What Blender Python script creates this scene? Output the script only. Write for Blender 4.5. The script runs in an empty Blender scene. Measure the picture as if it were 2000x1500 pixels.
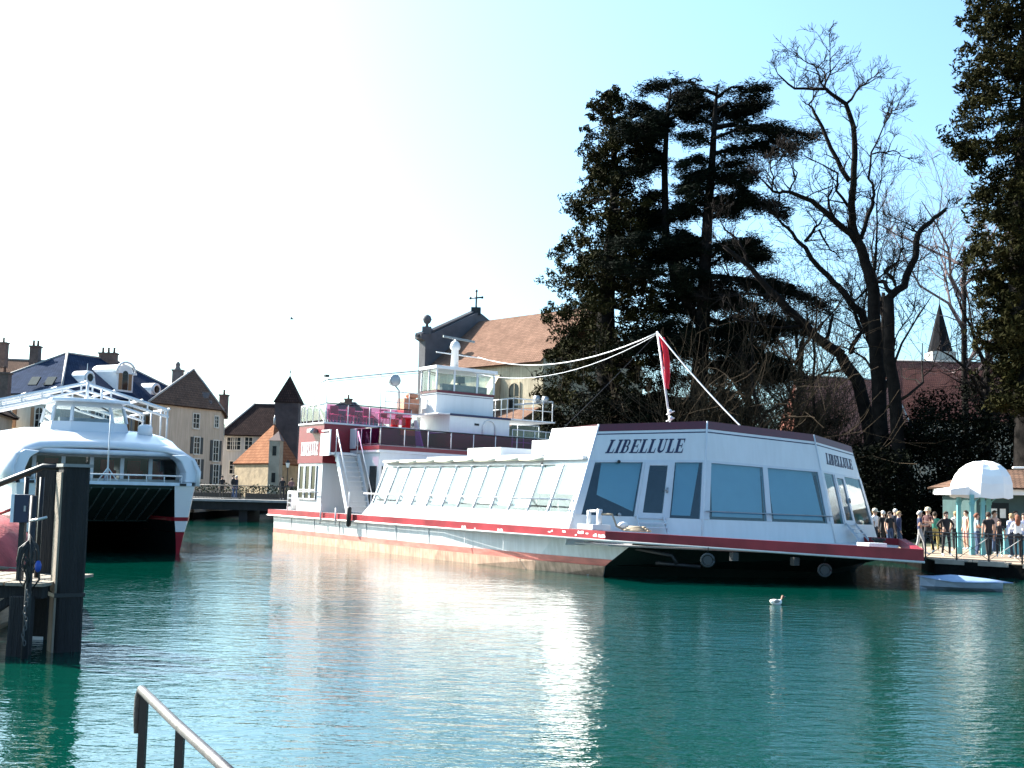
import bpy, bmesh, math, random
from mathutils import Vector, Matrix, noise

scene = bpy.context.scene
R = math.radians
# ---------------------------------------------------------------- camera
CAM_H, FPX, HOR = 2.55, 2300.0, 961.43          # eye height, focal length and horizon row of a 2000 px wide picture
PITCH, ROLL = math.atan((HOR - 750) / FPX), R(1.3)
cd = bpy.data.cameras.new('camera'); cam = bpy.data.objects.new('camera', cd)
scene.collection.objects.link(cam); scene.camera = cam
cd.sensor_width = 36.0; cd.lens = 36.0 * FPX / 2000.0; cd.clip_end = 3000; cd.clip_start = 0.05
cam_rot = Matrix.Rotation(R(90) + PITCH, 3, 'X') @ Matrix.Rotation(ROLL, 3, 'Z')
cam.matrix_world = Matrix.Translation((0, 0, CAM_H)) @ cam_rot.to_4x4()
# ---------------------------------------------------------------- sky, sun, exposure
SUN_AZ, SUN_EL = R(57), R(36)                      # azimuth left of the view direction (+Y)
world = bpy.data.worlds.new('World'); scene.world = world; world.use_nodes = True
wn = world.node_tree.nodes; wl = world.node_tree.links
sky = wn.new('ShaderNodeTexSky'); sky.sky_type = 'NISHITA'; sky.sun_disc = False
sky.sun_elevation = SUN_EL; sky.sun_rotation = -SUN_AZ
sky.air_density = 1.0; sky.dust_density = 4.5; sky.ozone_density = 1.0; sky.altitude = 450
bg = wn['Background']; bg.inputs['Strength'].default_value = 0.092
wbal = wn.new('ShaderNodeMix'); wbal.data_type = 'RGBA'; wbal.blend_type = 'MULTIPLY'; wbal.inputs[0].default_value = 1.0
wbal.inputs[7].default_value = (0.73, 1.01, 1.12, 1)      # the camera's cool white balance
wl.new(sky.outputs[0], wbal.inputs[6]); wl.new(wbal.outputs[2], bg.inputs[0])
sl = bpy.data.lights.new('sun', 'SUN'); sl.energy = 5.0; sl.angle = R(0.53); sl.color = (1.0, 0.95, 0.87)
sun = bpy.data.objects.new('sun', sl); scene.collection.objects.link(sun)
SUN_DIR = Vector((-math.sin(SUN_AZ) * math.cos(SUN_EL), math.cos(SUN_AZ) * math.cos(SUN_EL), math.sin(SUN_EL)))
sun.rotation_euler = SUN_DIR.to_track_quat('Z', 'Y').to_euler()
scene.view_settings.view_transform = 'Standard'; scene.view_settings.look = 'None'
scene.view_settings.exposure = 1.95; scene.view_settings.gamma = 1.0

# ---------------------------------------------------------------- helpers
COL = scene.collection.objects

def at(px, py, Y):
    """world point at distance Y that the 2000 px photograph shows at (px, py)"""
    d = cam_rot @ Vector(((px - 1000) / FPX, (750 - py) / FPX, -1.0))
    return Vector((0, 0, CAM_H)) + d * (Y / d.y)

def onz(px, py, z):
    d = cam_rot @ Vector(((px - 1000) / FPX, (750 - py) / FPX, -1.0))
    return Vector((0, 0, CAM_H)) + d * ((z - CAM_H) / d.z)

MATS = {}
def pm(name, col, rough=0.5, metal=0.0, var=0.12, scale=3.0, bump=0.0, bscale=None, streak=0.0, col2=None, spec=0.5, stretch=(1, 1, 1)):
    """procedural principled material: noise colour variation, optional vertical streaks and bump"""
    if name in MATS: return MATS[name]
    m = bpy.data.materials.new(name); m.use_nodes = True; MATS[name] = m
    n = m.node_tree.nodes; l = m.node_tree.links; b = n['Principled BSDF']
    b.inputs['Roughness'].default_value = rough; b.inputs['Metallic'].default_value = metal
    b.inputs['Specular IOR Level'].default_value = spec
    tc = n.new('ShaderNodeTexCoord'); mp = n.new('ShaderNodeMapping'); l.new(tc.outputs['Object'], mp.inputs[0])
    mp.inputs['Scale'].default_value = stretch
    nz = n.new('ShaderNodeTexNoise'); nz.inputs['Scale'].default_value = scale; nz.inputs['Detail'].default_value = 5
    l.new(mp.outputs[0], nz.inputs['Vector'])
    rp = n.new('ShaderNodeValToRGB'); l.new(nz.outputs['Fac'], rp.inputs[0])
    c2 = col2 or tuple(min(1, c * (1 + var)) for c in col)
    c1 = tuple(c * (1 - var) for c in col)
    rp.color_ramp.elements[0].position = 0.3; rp.color_ramp.elements[0].color = (*c1, 1)
    rp.color_ramp.elements[1].position = 0.7; rp.color_ramp.elements[1].color = (*c2, 1)
    out = rp.outputs[0]
    if streak:
        ms = n.new('ShaderNodeMapping'); ms.inputs['Scale'].default_value = (7, 7, 0.5); l.new(tc.outputs['Object'], ms.inputs[0])
        ns = n.new('ShaderNodeTexNoise'); ns.inputs['Scale'].default_value = 1.0; ns.inputs['Detail'].default_value = 6
        l.new(ms.outputs[0], ns.inputs['Vector'])
        r2 = n.new('ShaderNodeValToRGB'); l.new(ns.outputs['Fac'], r2.inputs[0])
        r2.color_ramp.elements[0].position = 0.42; r2.color_ramp.elements[0].color = (1 - streak, 1 - streak * 1.05, 1 - streak * 1.15, 1)
        r2.color_ramp.elements[1].position = 0.62; r2.color_ramp.elements[1].color = (1, 1, 1, 1)
        mx = n.new('ShaderNodeMix'); mx.data_type = 'RGBA'; mx.blend_type = 'MULTIPLY'; mx.inputs[0].default_value = 1
        l.new(out, mx.inputs[6]); l.new(r2.outputs[0], mx.inputs[7]); out = mx.outputs[2]
    l.new(out, b.inputs['Base Color'])
    if bump:
        nb = n.new('ShaderNodeTexNoise'); nb.inputs['Scale'].default_value = bscale or scale * 6; nb.inputs['Detail'].default_value = 4
        l.new(mp.outputs[0], nb.inputs['Vector'])
        bp = n.new('ShaderNodeBump'); bp.inputs['Strength'].default_value = bump; bp.inputs['Distance'].default_value = 0.05
        l.new(nb.outputs['Fac'], bp.inputs['Height']); l.new(bp.outputs[0], b.inputs['Normal'])
    return m

def glass(name, tint=(0.8, 0.85, 0.85), ior=1.5):
    if name in MATS: return MATS[name]
    m = bpy.data.materials.new(name); m.use_nodes = True; MATS[name] = m
    n = m.node_tree.nodes; l = m.node_tree.links; n.clear()
    o = n.new('ShaderNodeOutputMaterial'); t = n.new('ShaderNodeBsdfTransparent'); t.inputs[0].default_value = (*[c ** .5 for c in tint], 1)
    g = n.new('ShaderNodeBsdfGlossy'); g.inputs['Roughness'].default_value = 0.02
    lw = n.new('ShaderNodeLayerWeight'); lw.inputs[0].default_value = 0.5
    pw = n.new('ShaderNodeMath'); pw.operation = 'POWER'; l.new(lw.outputs['Facing'], pw.inputs[0]); pw.inputs[1].default_value = 5
    f = n.new('ShaderNodeMath'); f.operation = 'MULTIPLY_ADD'; l.new(pw.outputs[0], f.inputs[0]); f.inputs[1].default_value = 0.95; f.inputs[2].default_value = 0.045
    mx = n.new('ShaderNodeMixShader'); l.new(f.outputs[0], mx.inputs[0]); l.new(t.outputs[0], mx.inputs[1]); l.new(g.outputs[0], mx.inputs[2])
    l.new(mx.outputs[0], o.inputs[0])
    return m

class MB:
    """collects shapes for ONE mesh object"""
    def __init__(s, off=(0, 0, 0), mat=None):
        s.v = []; s.f = []; s.sm = []; s.mi = []; s.off = Vector(off); s.M = mat; s.cur = 0
    def add(s, vs, fs, smooth=False):
        b = len(s.v)
        for p in vs:
            p = Vector(p) + s.off
            if s.M is not None: p = s.M @ p
            s.v.append(p)
        for f in fs:
            s.f.append([i + b for i in f]); s.sm.append(smooth); s.mi.append(s.cur)
        return s
    def box(s, x0, x1, y0, y1, z0, z1):
        return s.add([(x0, y0, z0), (x1, y0, z0), (x1, y1, z0), (x0, y1, z0), (x0, y0, z1), (x1, y0, z1), (x1, y1, z1), (x0, y1, z1)],
                     [(0, 3, 2, 1), (4, 5, 6, 7), (0, 1, 5, 4), (1, 2, 6, 5), (2, 3, 7, 6), (3, 0, 4, 7)])
    def hexa(s, p):
        return s.add(p, [(0, 3, 2, 1), (4, 5, 6, 7), (0, 1, 5, 4), (1, 2, 6, 5), (2, 3, 7, 6), (3, 0, 4, 7)])
    def panel(s, a, b, c, d, th, nrm=None):
        """thick quad a b c d; thickness th goes backwards from the front face"""
        a, b, c, d = map(Vector, (a, b, c, d))
        n = (b - a).cross(d - a).normalized() if nrm is None else Vector(nrm).normalized()
        k = n * -th
        return s.hexa([a, b, b + k, a + k, d, c, c + k, d + k])
    def prism(s, pts, z0, z1, cap=True):
        n = len(pts); vs = [(p[0], p[1], z0) for p in pts] + [(p[0], p[1], z1) for p in pts]
        fs = [(i, (i + 1) % n, (i + 1) % n + n, i + n) for i in range(n)]
        if cap: fs += [tuple(range(n - 1, -1, -1)), tuple(range(n, 2 * n))]
        return s.add(vs, fs)
    def extrude(s, pts, d):
        """closed 3D polygon pts swept by vector d"""
        n = len(pts); d = Vector(d); vs = [Vector(p) for p in pts] + [Vector(p) + d for p in pts]
        fs = [(i, (i + 1) % n, (i + 1) % n + n, i + n) for i in range(n)] + [tuple(range(n - 1, -1, -1)), tuple(range(n, 2 * n))]
        return s.add(vs, fs)
    def tube(s, pts, r, n=6, r1=None, cap=True, smooth=True):
        pts = [Vector(p) for p in pts]; k = len(pts); vs = []; ref = None
        for i, p in enumerate(pts):
            t = (pts[min(i + 1, k - 1)] - pts[max(i - 1, 0)])
            t = t.normalized() if t.length > 1e-9 else Vector((0, 0, 1))
            if ref is None:
                ref = t.orthogonal().normalized()
            a = (ref - t * ref.dot(t)); a = a.normalized() if a.length > 1e-6 else t.orthogonal().normalized(); ref = a
            b = t.cross(a)
            rr = r if r1 is None else (r[i] if isinstance(r, (list, tuple)) else r + (r1 - r) * i / max(1, k - 1))
            if isinstance(r, (list, tuple)): rr = r[i]
            for j in range(n):
                w = 2 * math.pi * j / n + (math.pi / n if n == 4 else 0); vs.append(p + a * math.cos(w) * rr + b * math.sin(w) * rr)
        fs = [(i * n + j, i * n + (j + 1) % n, (i + 1) * n + (j + 1) % n, (i + 1) * n + j) for i in range(k - 1) for j in range(n)]
        if cap: fs += [tuple(range(n - 1, -1, -1)), tuple((k - 1) * n + j for j in range(n))]
        return s.add(vs, fs, smooth and n > 4)
    def lathe(s, prof, n=12, c=(0, 0, 0), smooth=True, ax='z'):
        vs = []; c = Vector(c)
        for r, z in prof:
            for j in range(n):
                w = 2 * math.pi * j / n; q = (r * math.cos(w), r * math.sin(w), z)
                if ax == 'x': q = (z, q[0], q[1])
                if ax == 'y': q = (q[0], z, q[1])
                vs.append(Vector(q) + c)
        k = len(prof)
        fs = [(i * n + j, i * n + (j + 1) % n, (i + 1) * n + (j + 1) % n, (i + 1) * n + j) for i in range(k - 1) for j in range(n)]
        fs += [tuple(range(n - 1, -1, -1)), tuple((k - 1) * n + j for j in range(n))]
        return s.add(vs, fs, smooth)
    def ball(s, c, rx, ry=None, rz=None, n=8, m=5):
        ry = ry or rx; rz = rz or rx
        pr = [(math.sin(math.pi * i / m), -math.cos(math.pi * i / m)) for i in range(m + 1)]
        pr[0] = (0.01, -1); pr[-1] = (0.01, 1)
        vs = []; c = Vector(c)
        for r, z in pr:
            for j in range(n):
                w = 2 * math.pi * j / n; vs.append(c + Vector((rx * r * math.cos(w), ry * r * math.sin(w), rz * z)))
        fs = [(i * n + j, i * n + (j + 1) % n, (i + 1) * n + (j + 1) % n, (i + 1) * n + j) for i in range(m) for j in range(n)]
        return s.add(vs, fs, True)
    def loft(s, rings, closed=True, caps=True, smooth=False):
        n = len(rings[0]); vs = [p for r in rings for p in r]; k = len(rings)
        m = n if closed else n - 1
        fs = [(i * n + j, i * n + (j + 1) % n, (i + 1) * n + (j + 1) % n, (i + 1) * n + j) for i in range(k - 1) for j in range(m)]
        if caps: fs += [tuple(range(n - 1, -1, -1)), tuple((k - 1) * n + j for j in range(n))]
        return s.add(vs, fs, smooth)
    def mesh(s, name, mats, fix=True):
        me = bpy.data.meshes.new(name); me.from_pydata([tuple(v) for v in s.v], [], s.f)
        for m in (mats if isinstance(mats, (list, tuple)) else [mats]): me.materials.append(m)
        me.polygons.foreach_set('use_smooth', s.sm); me.polygons.foreach_set('material_index', s.mi)
        if fix:
            bm = bmesh.new(); bm.from_mesh(me); bmesh.ops.recalc_face_normals(bm, faces=bm.faces); bm.to_mesh(me); bm.free()
        me.update()
        return me
    def build(s, name, mats, parent=None, fix=True, bevel=0.0):
        o = bpy.data.objects.new(name, s.mesh(name, mats, fix)); COL.link(o)
        if parent is not None: o.parent = parent
        if bevel:
            bv = o.modifiers.new('bevel', 'BEVEL'); bv.width = bevel; bv.segments = 2; bv.limit_method = 'ANGLE'
        return o

def tag(o, label=None, cat=None, group=None, kind=None):
    if label: o['label'] = label
    if cat: o['category'] = cat
    if group: o['group'] = group
    if kind: o['kind'] = kind
    return o
def thing(name, label, cat, loc=(0, 0, 0), rotz=0.0, group=None):
    o = bpy.data.objects.new(name, None); COL.link(o); o.location = loc; o.rotation_euler = (0, 0, rotz); o.empty_display_size = 0.3
    return tag(o, label, cat, group)
def inst(name, me, parent, M=None):
    o = bpy.data.objects.new(name, me); COL.link(o)
    if parent is not None: o.parent = parent
    if M is not None: o.matrix_local = M
    return o

WHITE = pm('white_paint', (0.6, 0.605, 0.61), 0.35, var=0.05, scale=0.6, streak=0.035)
WHITE2 = pm('white_gelcoat', (0.65, 0.65, 0.66), 0.22, var=0.03, scale=0.6)
STEEL = pm('white_tube_paint', (0.6, 0.6, 0.6), 0.4, var=0.05)
GREYM = pm('grey_metal', (0.3, 0.31, 0.32), 0.4, 0.6)
DARKM = pm('dark_iron', (0.015, 0.016, 0.018), 0.5, 0.3)
RED = pm('red_hull_paint', (0.5, 0.03, 0.045), 0.42, var=0.22, scale=2.0)
MAROON = pm('maroon_paint', (0.085, 0.004, 0.013), 0.38, var=0.1)
NAVY = pm('navy_lettering', (0.01, 0.012, 0.05), 0.5)
GLASS = glass('window_glass', (0.88, 0.92, 0.91))
GLASSD = glass('tinted_rail_glass', (0.45, 0.45, 0.55))
# ================================================================ setting: water, ground, quay, bridge
def water_material():
    m = bpy.data.materials.new('lake_water'); m.use_nodes = True
    n = m.node_tree.nodes; l = m.node_tree.links; b = n['Principled BSDF']
    b.inputs['Roughness'].default_value = 0.03; b.inputs['IOR'].default_value = 1.8
    tc = n.new('ShaderNodeTexCoord')
    big = n.new('ShaderNodeTexNoise'); big.inputs['Scale'].default_value = 0.05; big.inputs['Detail'].default_value = 3
    l.new(tc.outputs['Object'], big.inputs['Vector'])
    rp = n.new('ShaderNodeValToRGB'); l.new(big.outputs['Fac'], rp.inputs[0])
    rp.color_ramp.elements[0].position = 0.35; rp.color_ramp.elements[0].color = (0.0, 0.031, 0.019, 1)
    rp.color_ramp.elements[1].position = 0.7; rp.color_ramp.elements[1].color = (0.0005, 0.043, 0.038, 1)
    l.new(rp.outputs[0], b.inputs['Base Color'])
    def layer(sx, sy, sc, det, rough=0.55):
        mp = n.new('ShaderNodeMapping'); mp.inputs['Scale'].default_value = (sx, sy, 1); mp.inputs['Rotation'].default_value = (0, 0, R(6))
        l.new(tc.outputs['Object'], mp.inputs[0])
        t = n.new('ShaderNodeTexNoise'); t.inputs['Scale'].default_value = sc; t.inputs['Detail'].default_value = det; t.inputs['Roughness'].default_value = rough
        l.new(mp.outputs[0], t.inputs['Vector']); return t.outputs['Fac']
    def mul(a, k):
        q = n.new('ShaderNodeMath'); q.operation = 'MULTIPLY'; l.new(a, q.inputs[0]); q.inputs[1].default_value = k; return q.outputs[0]
    def addn(a, c):
        q = n.new('ShaderNodeMath'); q.operation = 'ADD'; l.new(a, q.inputs[0]); l.new(c, q.inputs[1]); return q.outputs[0]
    h = addn(mul(layer(0.6, 1.0, 0.7, 2), 0.05), addn(mul(layer(0.55, 1.0, 3.6, 3), 0.042), mul(layer(0.55, 1.0, 9.0, 3), 0.016)))
    # calmer and rougher patches, as wind leaves them
    pt = n.new('ShaderNodeTexNoise'); pt.inputs['Scale'].default_value = 0.09; pt.inputs['Detail'].default_value = 2; l.new(tc.outputs['Object'], pt.inputs['Vector'])
    mr = n.new('ShaderNodeMapRange'); mr.inputs[1].default_value = 0.35; mr.inputs[2].default_value = 0.65; mr.inputs[3].default_value = 0.5; mr.inputs[4].default_value = 1.15
    l.new(pt.outputs['Fac'], mr.inputs[0])
    hm = n.new('ShaderNodeMath'); hm.operation = 'MULTIPLY'; l.new(h, hm.inputs[0]); l.new(mr.outputs[0], hm.inputs[1])
    bp = n.new('ShaderNodeBump'); bp.inputs['Strength'].default_value = 0.66; bp.inputs['Distance'].default_value = 1.0
    l.new(hm.outputs[0], bp.inputs['Height']); l.new(bp.outputs[0], b.inputs['Normal'])
    return m
wm = MB(); wm.add([(-1200, -60, 0), (1200, -60, 0), (1200, 320, 0), (-1200, 320, 0)], [(0, 1, 2, 3)])
tag(wm.build('water', water_material()), kind='structure')
lb = MB(); lb.add([(-1200, -60, -3), (1200, -60, -3), (1200, 320, -3), (-1200, 320, -3)], [(0, 1, 2, 3)])
EARTH = pm('earth_and_grass', (0.05, 0.055, 0.025), 0.9, var=0.4, scale=0.6, bump=0.5)
STONE = pm('quay_stone', (0.2, 0.185, 0.16), 0.8, var=0.25, scale=1.5, bump=0.4)
SAND = pm('plaza_sand', (0.3, 0.22, 0.155), 0.9, var=0.12, scale=1.2, bump=0.2)
GZ = 0.47
outline = [(-1500, 90), (-24, 90), (-24, 150), (-14, 150), (-14, 90), (-6, 88), (4, 80), (9.8, 74), (16.2, 48.5), (15.2, 42.3), (17.5, 40.4), (60, 7.4), (1500, -1100), (1500, 2500), (-1500, 2500)]
g = MB(); g.prism(outline, -3, GZ)
for i in range(len(outline)): g.mi[i] = 1
tag(g.build('ground', [EARTH, pm('shaded_quay_wall', (0.009, 0.009, 0.0085), 0.95, var=0.4, scale=1.2, bump=0.6, spec=0.0)]), kind='structure')  # quay sides coloured near black to hold the shade on them
pz = MB(); pz.prism([(15.35, 42.3), (17.55, 40.5), (60, 7.55), (90, 30), (60, 60), (30, 62), (15.5, 52), (16.0, 48.5)], GZ + 0.004, GZ + 0.02)
tag(pz.build('plaza', SAND), kind='structure')
# raised promenade in front of the old-town houses
pr = MB(); pr.box(-140, -24, 90.3, 135, GZ + 0.01, 1.56); pr.box(-14, -8, 90.3, 135, GZ + 0.01, 1.56); pr.box(-24.0, -14.0, 93.5, 100, 0.95, 1.56)
tag(pr.build('promenade', pm('promenade_paving', (0.28, 0.25, 0.22), 0.85, var=0.15, bump=0.2)), kind='structure')
# the quay the picture was taken from
nq = MB(); nq.box(-30, 30, -12, 2.2, -2, 0.95)
tag(nq.build('near_quay', STONE), kind='structure')
# coping stones along the plaza edge
ql = thing('quay_coping', 'row of pale coping stones along the plaza quay edge', 'quay edge', (17.5, 40.4, GZ))
def coping(p, q):
    p = Vector((*p, 0)); q = Vector((*q, 0)); d = (q - p); L = d.length; d.normalize(); nrm = Vector((-d.y, d.x, 0)); k = int(L / 1.05); base = Vector((17.5, 40.4, GZ))
    me = MB(); me.box(0.01, 1.03, -0.04, 0.36, -0.10, 0.055); msh = me.mesh('coping_stone', pm('coping_stone_face', (0.3, 0.26, 0.21), 0.85, var=0.2, scale=2, bump=0.3))
    for i in range(k):
        o = inst('coping_stone', msh, ql); o.location = p + d * (i * L / k) - base + Vector((0, 0, GZ + random.uniform(-.006, .006))); o.rotation_euler = (0, 0, math.atan2(d.y, d.x))
coping((15.2, 42.3), (17.5, 40.4)); coping((17.5, 40.4), (26, 33.8))

# ---------------------------------------------------------------- bridge over the canal mouth
BZ = 1.58
br = thing('footbridge', 'dark low bridge over the canal mouth between the two boats', 'bridge', (-19, 87.5, 0))
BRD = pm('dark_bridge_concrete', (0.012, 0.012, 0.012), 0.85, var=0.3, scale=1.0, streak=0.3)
m = MB((19, -87.5, 0)); m.box(-26, -9, 85.0, 90.2, BZ - 0.16, BZ); m.build('deck', pm('bridge_edge', (0.22, 0.21, 0.2), 0.8, var=0.2), br)
m = MB((19, -87.5, 0))
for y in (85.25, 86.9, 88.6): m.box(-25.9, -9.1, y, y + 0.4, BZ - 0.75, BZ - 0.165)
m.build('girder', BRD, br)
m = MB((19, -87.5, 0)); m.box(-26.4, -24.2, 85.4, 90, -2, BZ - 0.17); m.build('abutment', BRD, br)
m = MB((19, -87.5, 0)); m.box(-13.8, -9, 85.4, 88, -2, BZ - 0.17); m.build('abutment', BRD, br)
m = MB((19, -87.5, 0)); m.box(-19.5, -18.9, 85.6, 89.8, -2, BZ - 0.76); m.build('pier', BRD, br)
m = MB((19, -87.5, 0))
for z in (BZ + 1.0, BZ + 0.1): m.tube([(-26, 85.15, z), (-9, 85.15, z)], 0.03)
m.build('handrail', DARKM, br)
bal = MB(); bal.tube([(0, 0, 0.1), (0, 0, 1.0)], 0.014, 4); bme = bal.mesh('baluster', DARKM)
for i in range(86):
    o = inst('baluster', bme, br); o.location = (-26 + 19 + i * 0.2, 85.15 - 87.5, BZ)

LEAFD = pm('dark_leaf', (0.018, 0.03, 0.009), 0.7, var=0.5, scale=1.5, spec=0.2)
def leafcloud(m, c, r, n, s, rnd, flat=1.0, asp=.55):
    """n leaf quads of size s spread in an ellipsoid"""
    for _ in range(n):
        while True:
            q = Vector((rnd.uniform(-1, 1), rnd.uniform(-1, 1), rnd.uniform(-1, 1)))
            if q.length < 1: break
        p = Vector(c) + Vector((q.x * r[0], q.y * r[1], q.z * r[2]))
        a = Vector((rnd.gauss(0, 1), rnd.gauss(0, 1), rnd.gauss(0, 1) * flat)).normalized(); b = a.orthogonal().normalized()
        if rnd.random() < .5: b = a.cross(b)
        k = s * rnd.uniform(.6, 1.4)
        m.add([p - a * k, p + b * k * asp, p + a * k, p - b * k * asp], [(0, 1, 2, 3)])
rnd = random.Random(3)
for i, (x0, x1, lab) in enumerate([(-26.2, -20.2, 'long dark clipped planter hedge along the left half of the bridge'), (-19.8, -10.5, 'dark flowering planter hedge beside the small orange-roofed house')]):
    h = thing('planter_hedge', lab, 'hedge', ((x0 + x1) / 2, 89.0, BZ), group='planter hedges on the bridge')
    m = MB(); m.box(-(x1 - x0) / 2, (x1 - x0) / 2, -.3, .3, 0.0, 0.45); m.build('planter', pm('planter_wood', (0.05, 0.04, 0.03), 0.8), h)
    m = MB(); x = x0
    while x < x1:
        leafcloud(m, (x - (x0 + x1) / 2, rnd.uniform(-.15, .15), 0.7 + rnd.uniform(-.1, .15)), (.45, .4, .38), 46, .085, rnd); x += 0.35
    m.build('foliage', LEAFD, h, fix=False)

# ================================================================ buildings
def lerp(a, b, t): return a + (b - a) * t
class Wall:
    """vertical wall plane through two ground points; s along, z up, o outwards (towards the camera)"""
    def __init__(s, p, q):
        s.p = Vector((p[0], p[1], 0)); s.q = Vector((q[0], q[1], 0)); s.d = (s.q - s.p).normalized(); s.L = (s.q - s.p).length
        n = Vector((s.d.y, -s.d.x, 0)); s.n = n if n.dot(-s.p) > 0 else -n
    def P(s, a, z, o=0.0): return s.p + s.d * a + s.n * o + Vector((0, 0, z))
    def hit(s, px, py, o=0.0):
        d = cam_rot @ Vector(((px - 1000) / FPX, (750 - py) / FPX, -1.0)); c = Vector((0, 0, CAM_H))
        t = ((s.p + s.n * o - c).dot(s.n)) / d.dot(s.n); w = c + d * t
        return (w - s.p).dot(s.d), w.z
    def blk(s, m, a0, a1, z0, z1, o0, o1):
        return m.hexa([s.P(a0, z0, o1), s.P(a1, z0, o1), s.P(a1, z0, o0), s.P(a0, z0, o0), s.P(a0, z1, o1), s.P(a1, z1, o1), s.P(a1, z1, o0), s.P(a0, z1, o0)])
PANE = pm('dark_window_pane', (0.012, 0.014, 0.016), 0.12, var=0.3, spec=0.25)
SHUT_BROWN = pm('brown_shutter', (0.28, 0.15, 0.07), 0.7, var=0.15)
SHUT_DARK = pm('dark_shutter', (0.03, 0.035, 0.035), 0.6)
TRIM = pm('pale_stone_trim', (0.62, 0.58, 0.5), 0.8, var=0.1)
def off_of(root): return -Vector(root.location)
def window(root, wall, a, z, w, h, shut=None, arch=False, trim=TRIM):
    """window centred at a, sill at z: surround with pane, glazing bar, shutters"""
    off = off_of(root)
    m = MB(off)
    t = 0.09
    wall.blk(m, a - w / 2 - t, a - w / 2, z - t, z + h + t, -0.02, 0.07); wall.blk(m, a + w / 2, a + w / 2 + t, z - t, z + h + t, -0.02, 0.07)
    wall.blk(m, a - w / 2, a + w / 2, z - t * 1.4, z, -0.02, 0.12)
    if arch:
        k = 6; pts = [(a + w / 2 * math.cos(math.pi * i / k), z + h - w / 2 * .8 + w / 2 * .8 * math.sin(math.pi * i / k)) for i in range(k + 1)]
        poly = [wall.P(x, y, 0.06) for x, y in pts] + [wall.P(a - w / 2, z + h + t, 0.06), wall.P(a + w / 2, z + h + t, 0.06)]
        m.extrude(poly, wall.n * -0.07)
    else:
        wall.blk(m, a - w / 2, a + w / 2, z + h, z + h + t, -0.02, 0.07)
    o = m.build('window', trim, root)
    m = MB(off); wall.blk(m, a - w / 2, a + w / 2, z, z + h, -0.02, 0.015); m.build('pane', PANE, o)
    m = MB(off); wall.blk(m, a - .03, a + .03, z, z + h, 0.016, 0.04)
    for q in (.36, .68): wall.blk(m, a - w / 2, a - .03, z + h * q - .02, z + h * q + .02, 0.016, 0.038); wall.blk(m, a + .03, a + w / 2, z + h * q - .02, z + h * q + .02, 0.016, 0.038)
    m.build('glazing_bar', trim, o)
    if shut:
        for sd in (-1, 1):
            a0 = a + sd * (w / 2 + t + 0.01); a1 = a0 + sd * w * 0.52
            m = MB(off); wall.blk(m, min(a0, a1), max(a0, a1), z - .02, z + h + .02, 0.01, 0.05)
            for q in range(7): wall.blk(m, min(a0, a1) + .05, max(a0, a1) - .05, z + h * (q + .15) / 7, z + h * (q + .75) / 7, 0.052, 0.066)
            m.build('shutter', shut, o)
    return o
def roofmat(name, c1, c2, row=0.3, colw=0.22, rough=0.7):
    """tile or slate courses: brick texture colour, real relief by bump"""
    m = bpy.data.materials.new(name); m.use_nodes = True; n = m.node_tree.nodes; l = m.node_tree.links; b = n['Principled BSDF']
    b.inputs['Roughness'].default_value = min(1, rough + .2); b.inputs['Specular IOR Level'].default_value = 0.03
    uv = n.new('ShaderNodeUVMap'); br_ = n.new('ShaderNodeTexBrick'); l.new(uv.outputs[0], br_.inputs['Vector'])
    br_.inputs['Scale'].default_value = 1.0; br_.inputs['Brick Width'].default_value = colw; br_.inputs['Row Height'].default_value = row; br_.inputs['Mortar Size'].default_value = 0.02
    br_.inputs['Color1'].default_value = (*c1, 1); br_.inputs['Color2'].default_value = (*c2, 1); br_.inputs['Mortar'].default_value = (*[c * .45 for c in c1], 1)
    nz = n.new('ShaderNodeTexNoise'); nz.inputs['Scale'].default_value = 0.8; nz.inputs['Detail'].default_value = 5; l.new(uv.outputs[0], nz.inputs['Vector'])
    mr = n.new('ShaderNodeMapRange'); mr.inputs[3].default_value = 0.6; mr.inputs[4].default_value = 1.35; l.new(nz.outputs['Fac'], mr.inputs[0])
    mx = n.new('ShaderNodeMix'); mx.data_type = 'RGBA'; mx.blend_type = 'MULTIPLY'; mx.inputs[0].default_value = 1
    l.new(br_.outputs['Color'], mx.inputs[6]); l.new(mr.outputs[0], mx.inputs[7]); l.new(mx.outputs[2], b.inputs['Base Color'])
    bp = n.new('ShaderNodeBump'); bp.inputs['Strength'].default_value = 0.6; bp.inputs['Distance'].default_value = 0.03; l.new(br_.outputs['Fac'], bp.inputs['Height']); bp.invert = True
    l.new(bp.outputs[0], b.inputs['Normal'])
    return m
SLATE = roofmat('blue_slate', (0.018, 0.03, 0.06), (0.028, 0.042, 0.08), 0.25, 0.3, 0.85)
TILE_BROWN = roofmat('brown_tiles', (0.12, 0.075, 0.055), (0.17, 0.1, 0.07))
TILE_DARK = roofmat('dark_tiles', (0.035, 0.022, 0.02), (0.055, 0.033, 0.028))
TILE_ORANGE = roofmat('orange_tiles', (0.2, 0.085, 0.045), (0.26, 0.12, 0.065))
TILE_ROSE = roofmat('rose_tiles', (0.16, 0.092, 0.066), (0.21, 0.125, 0.09))
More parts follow.
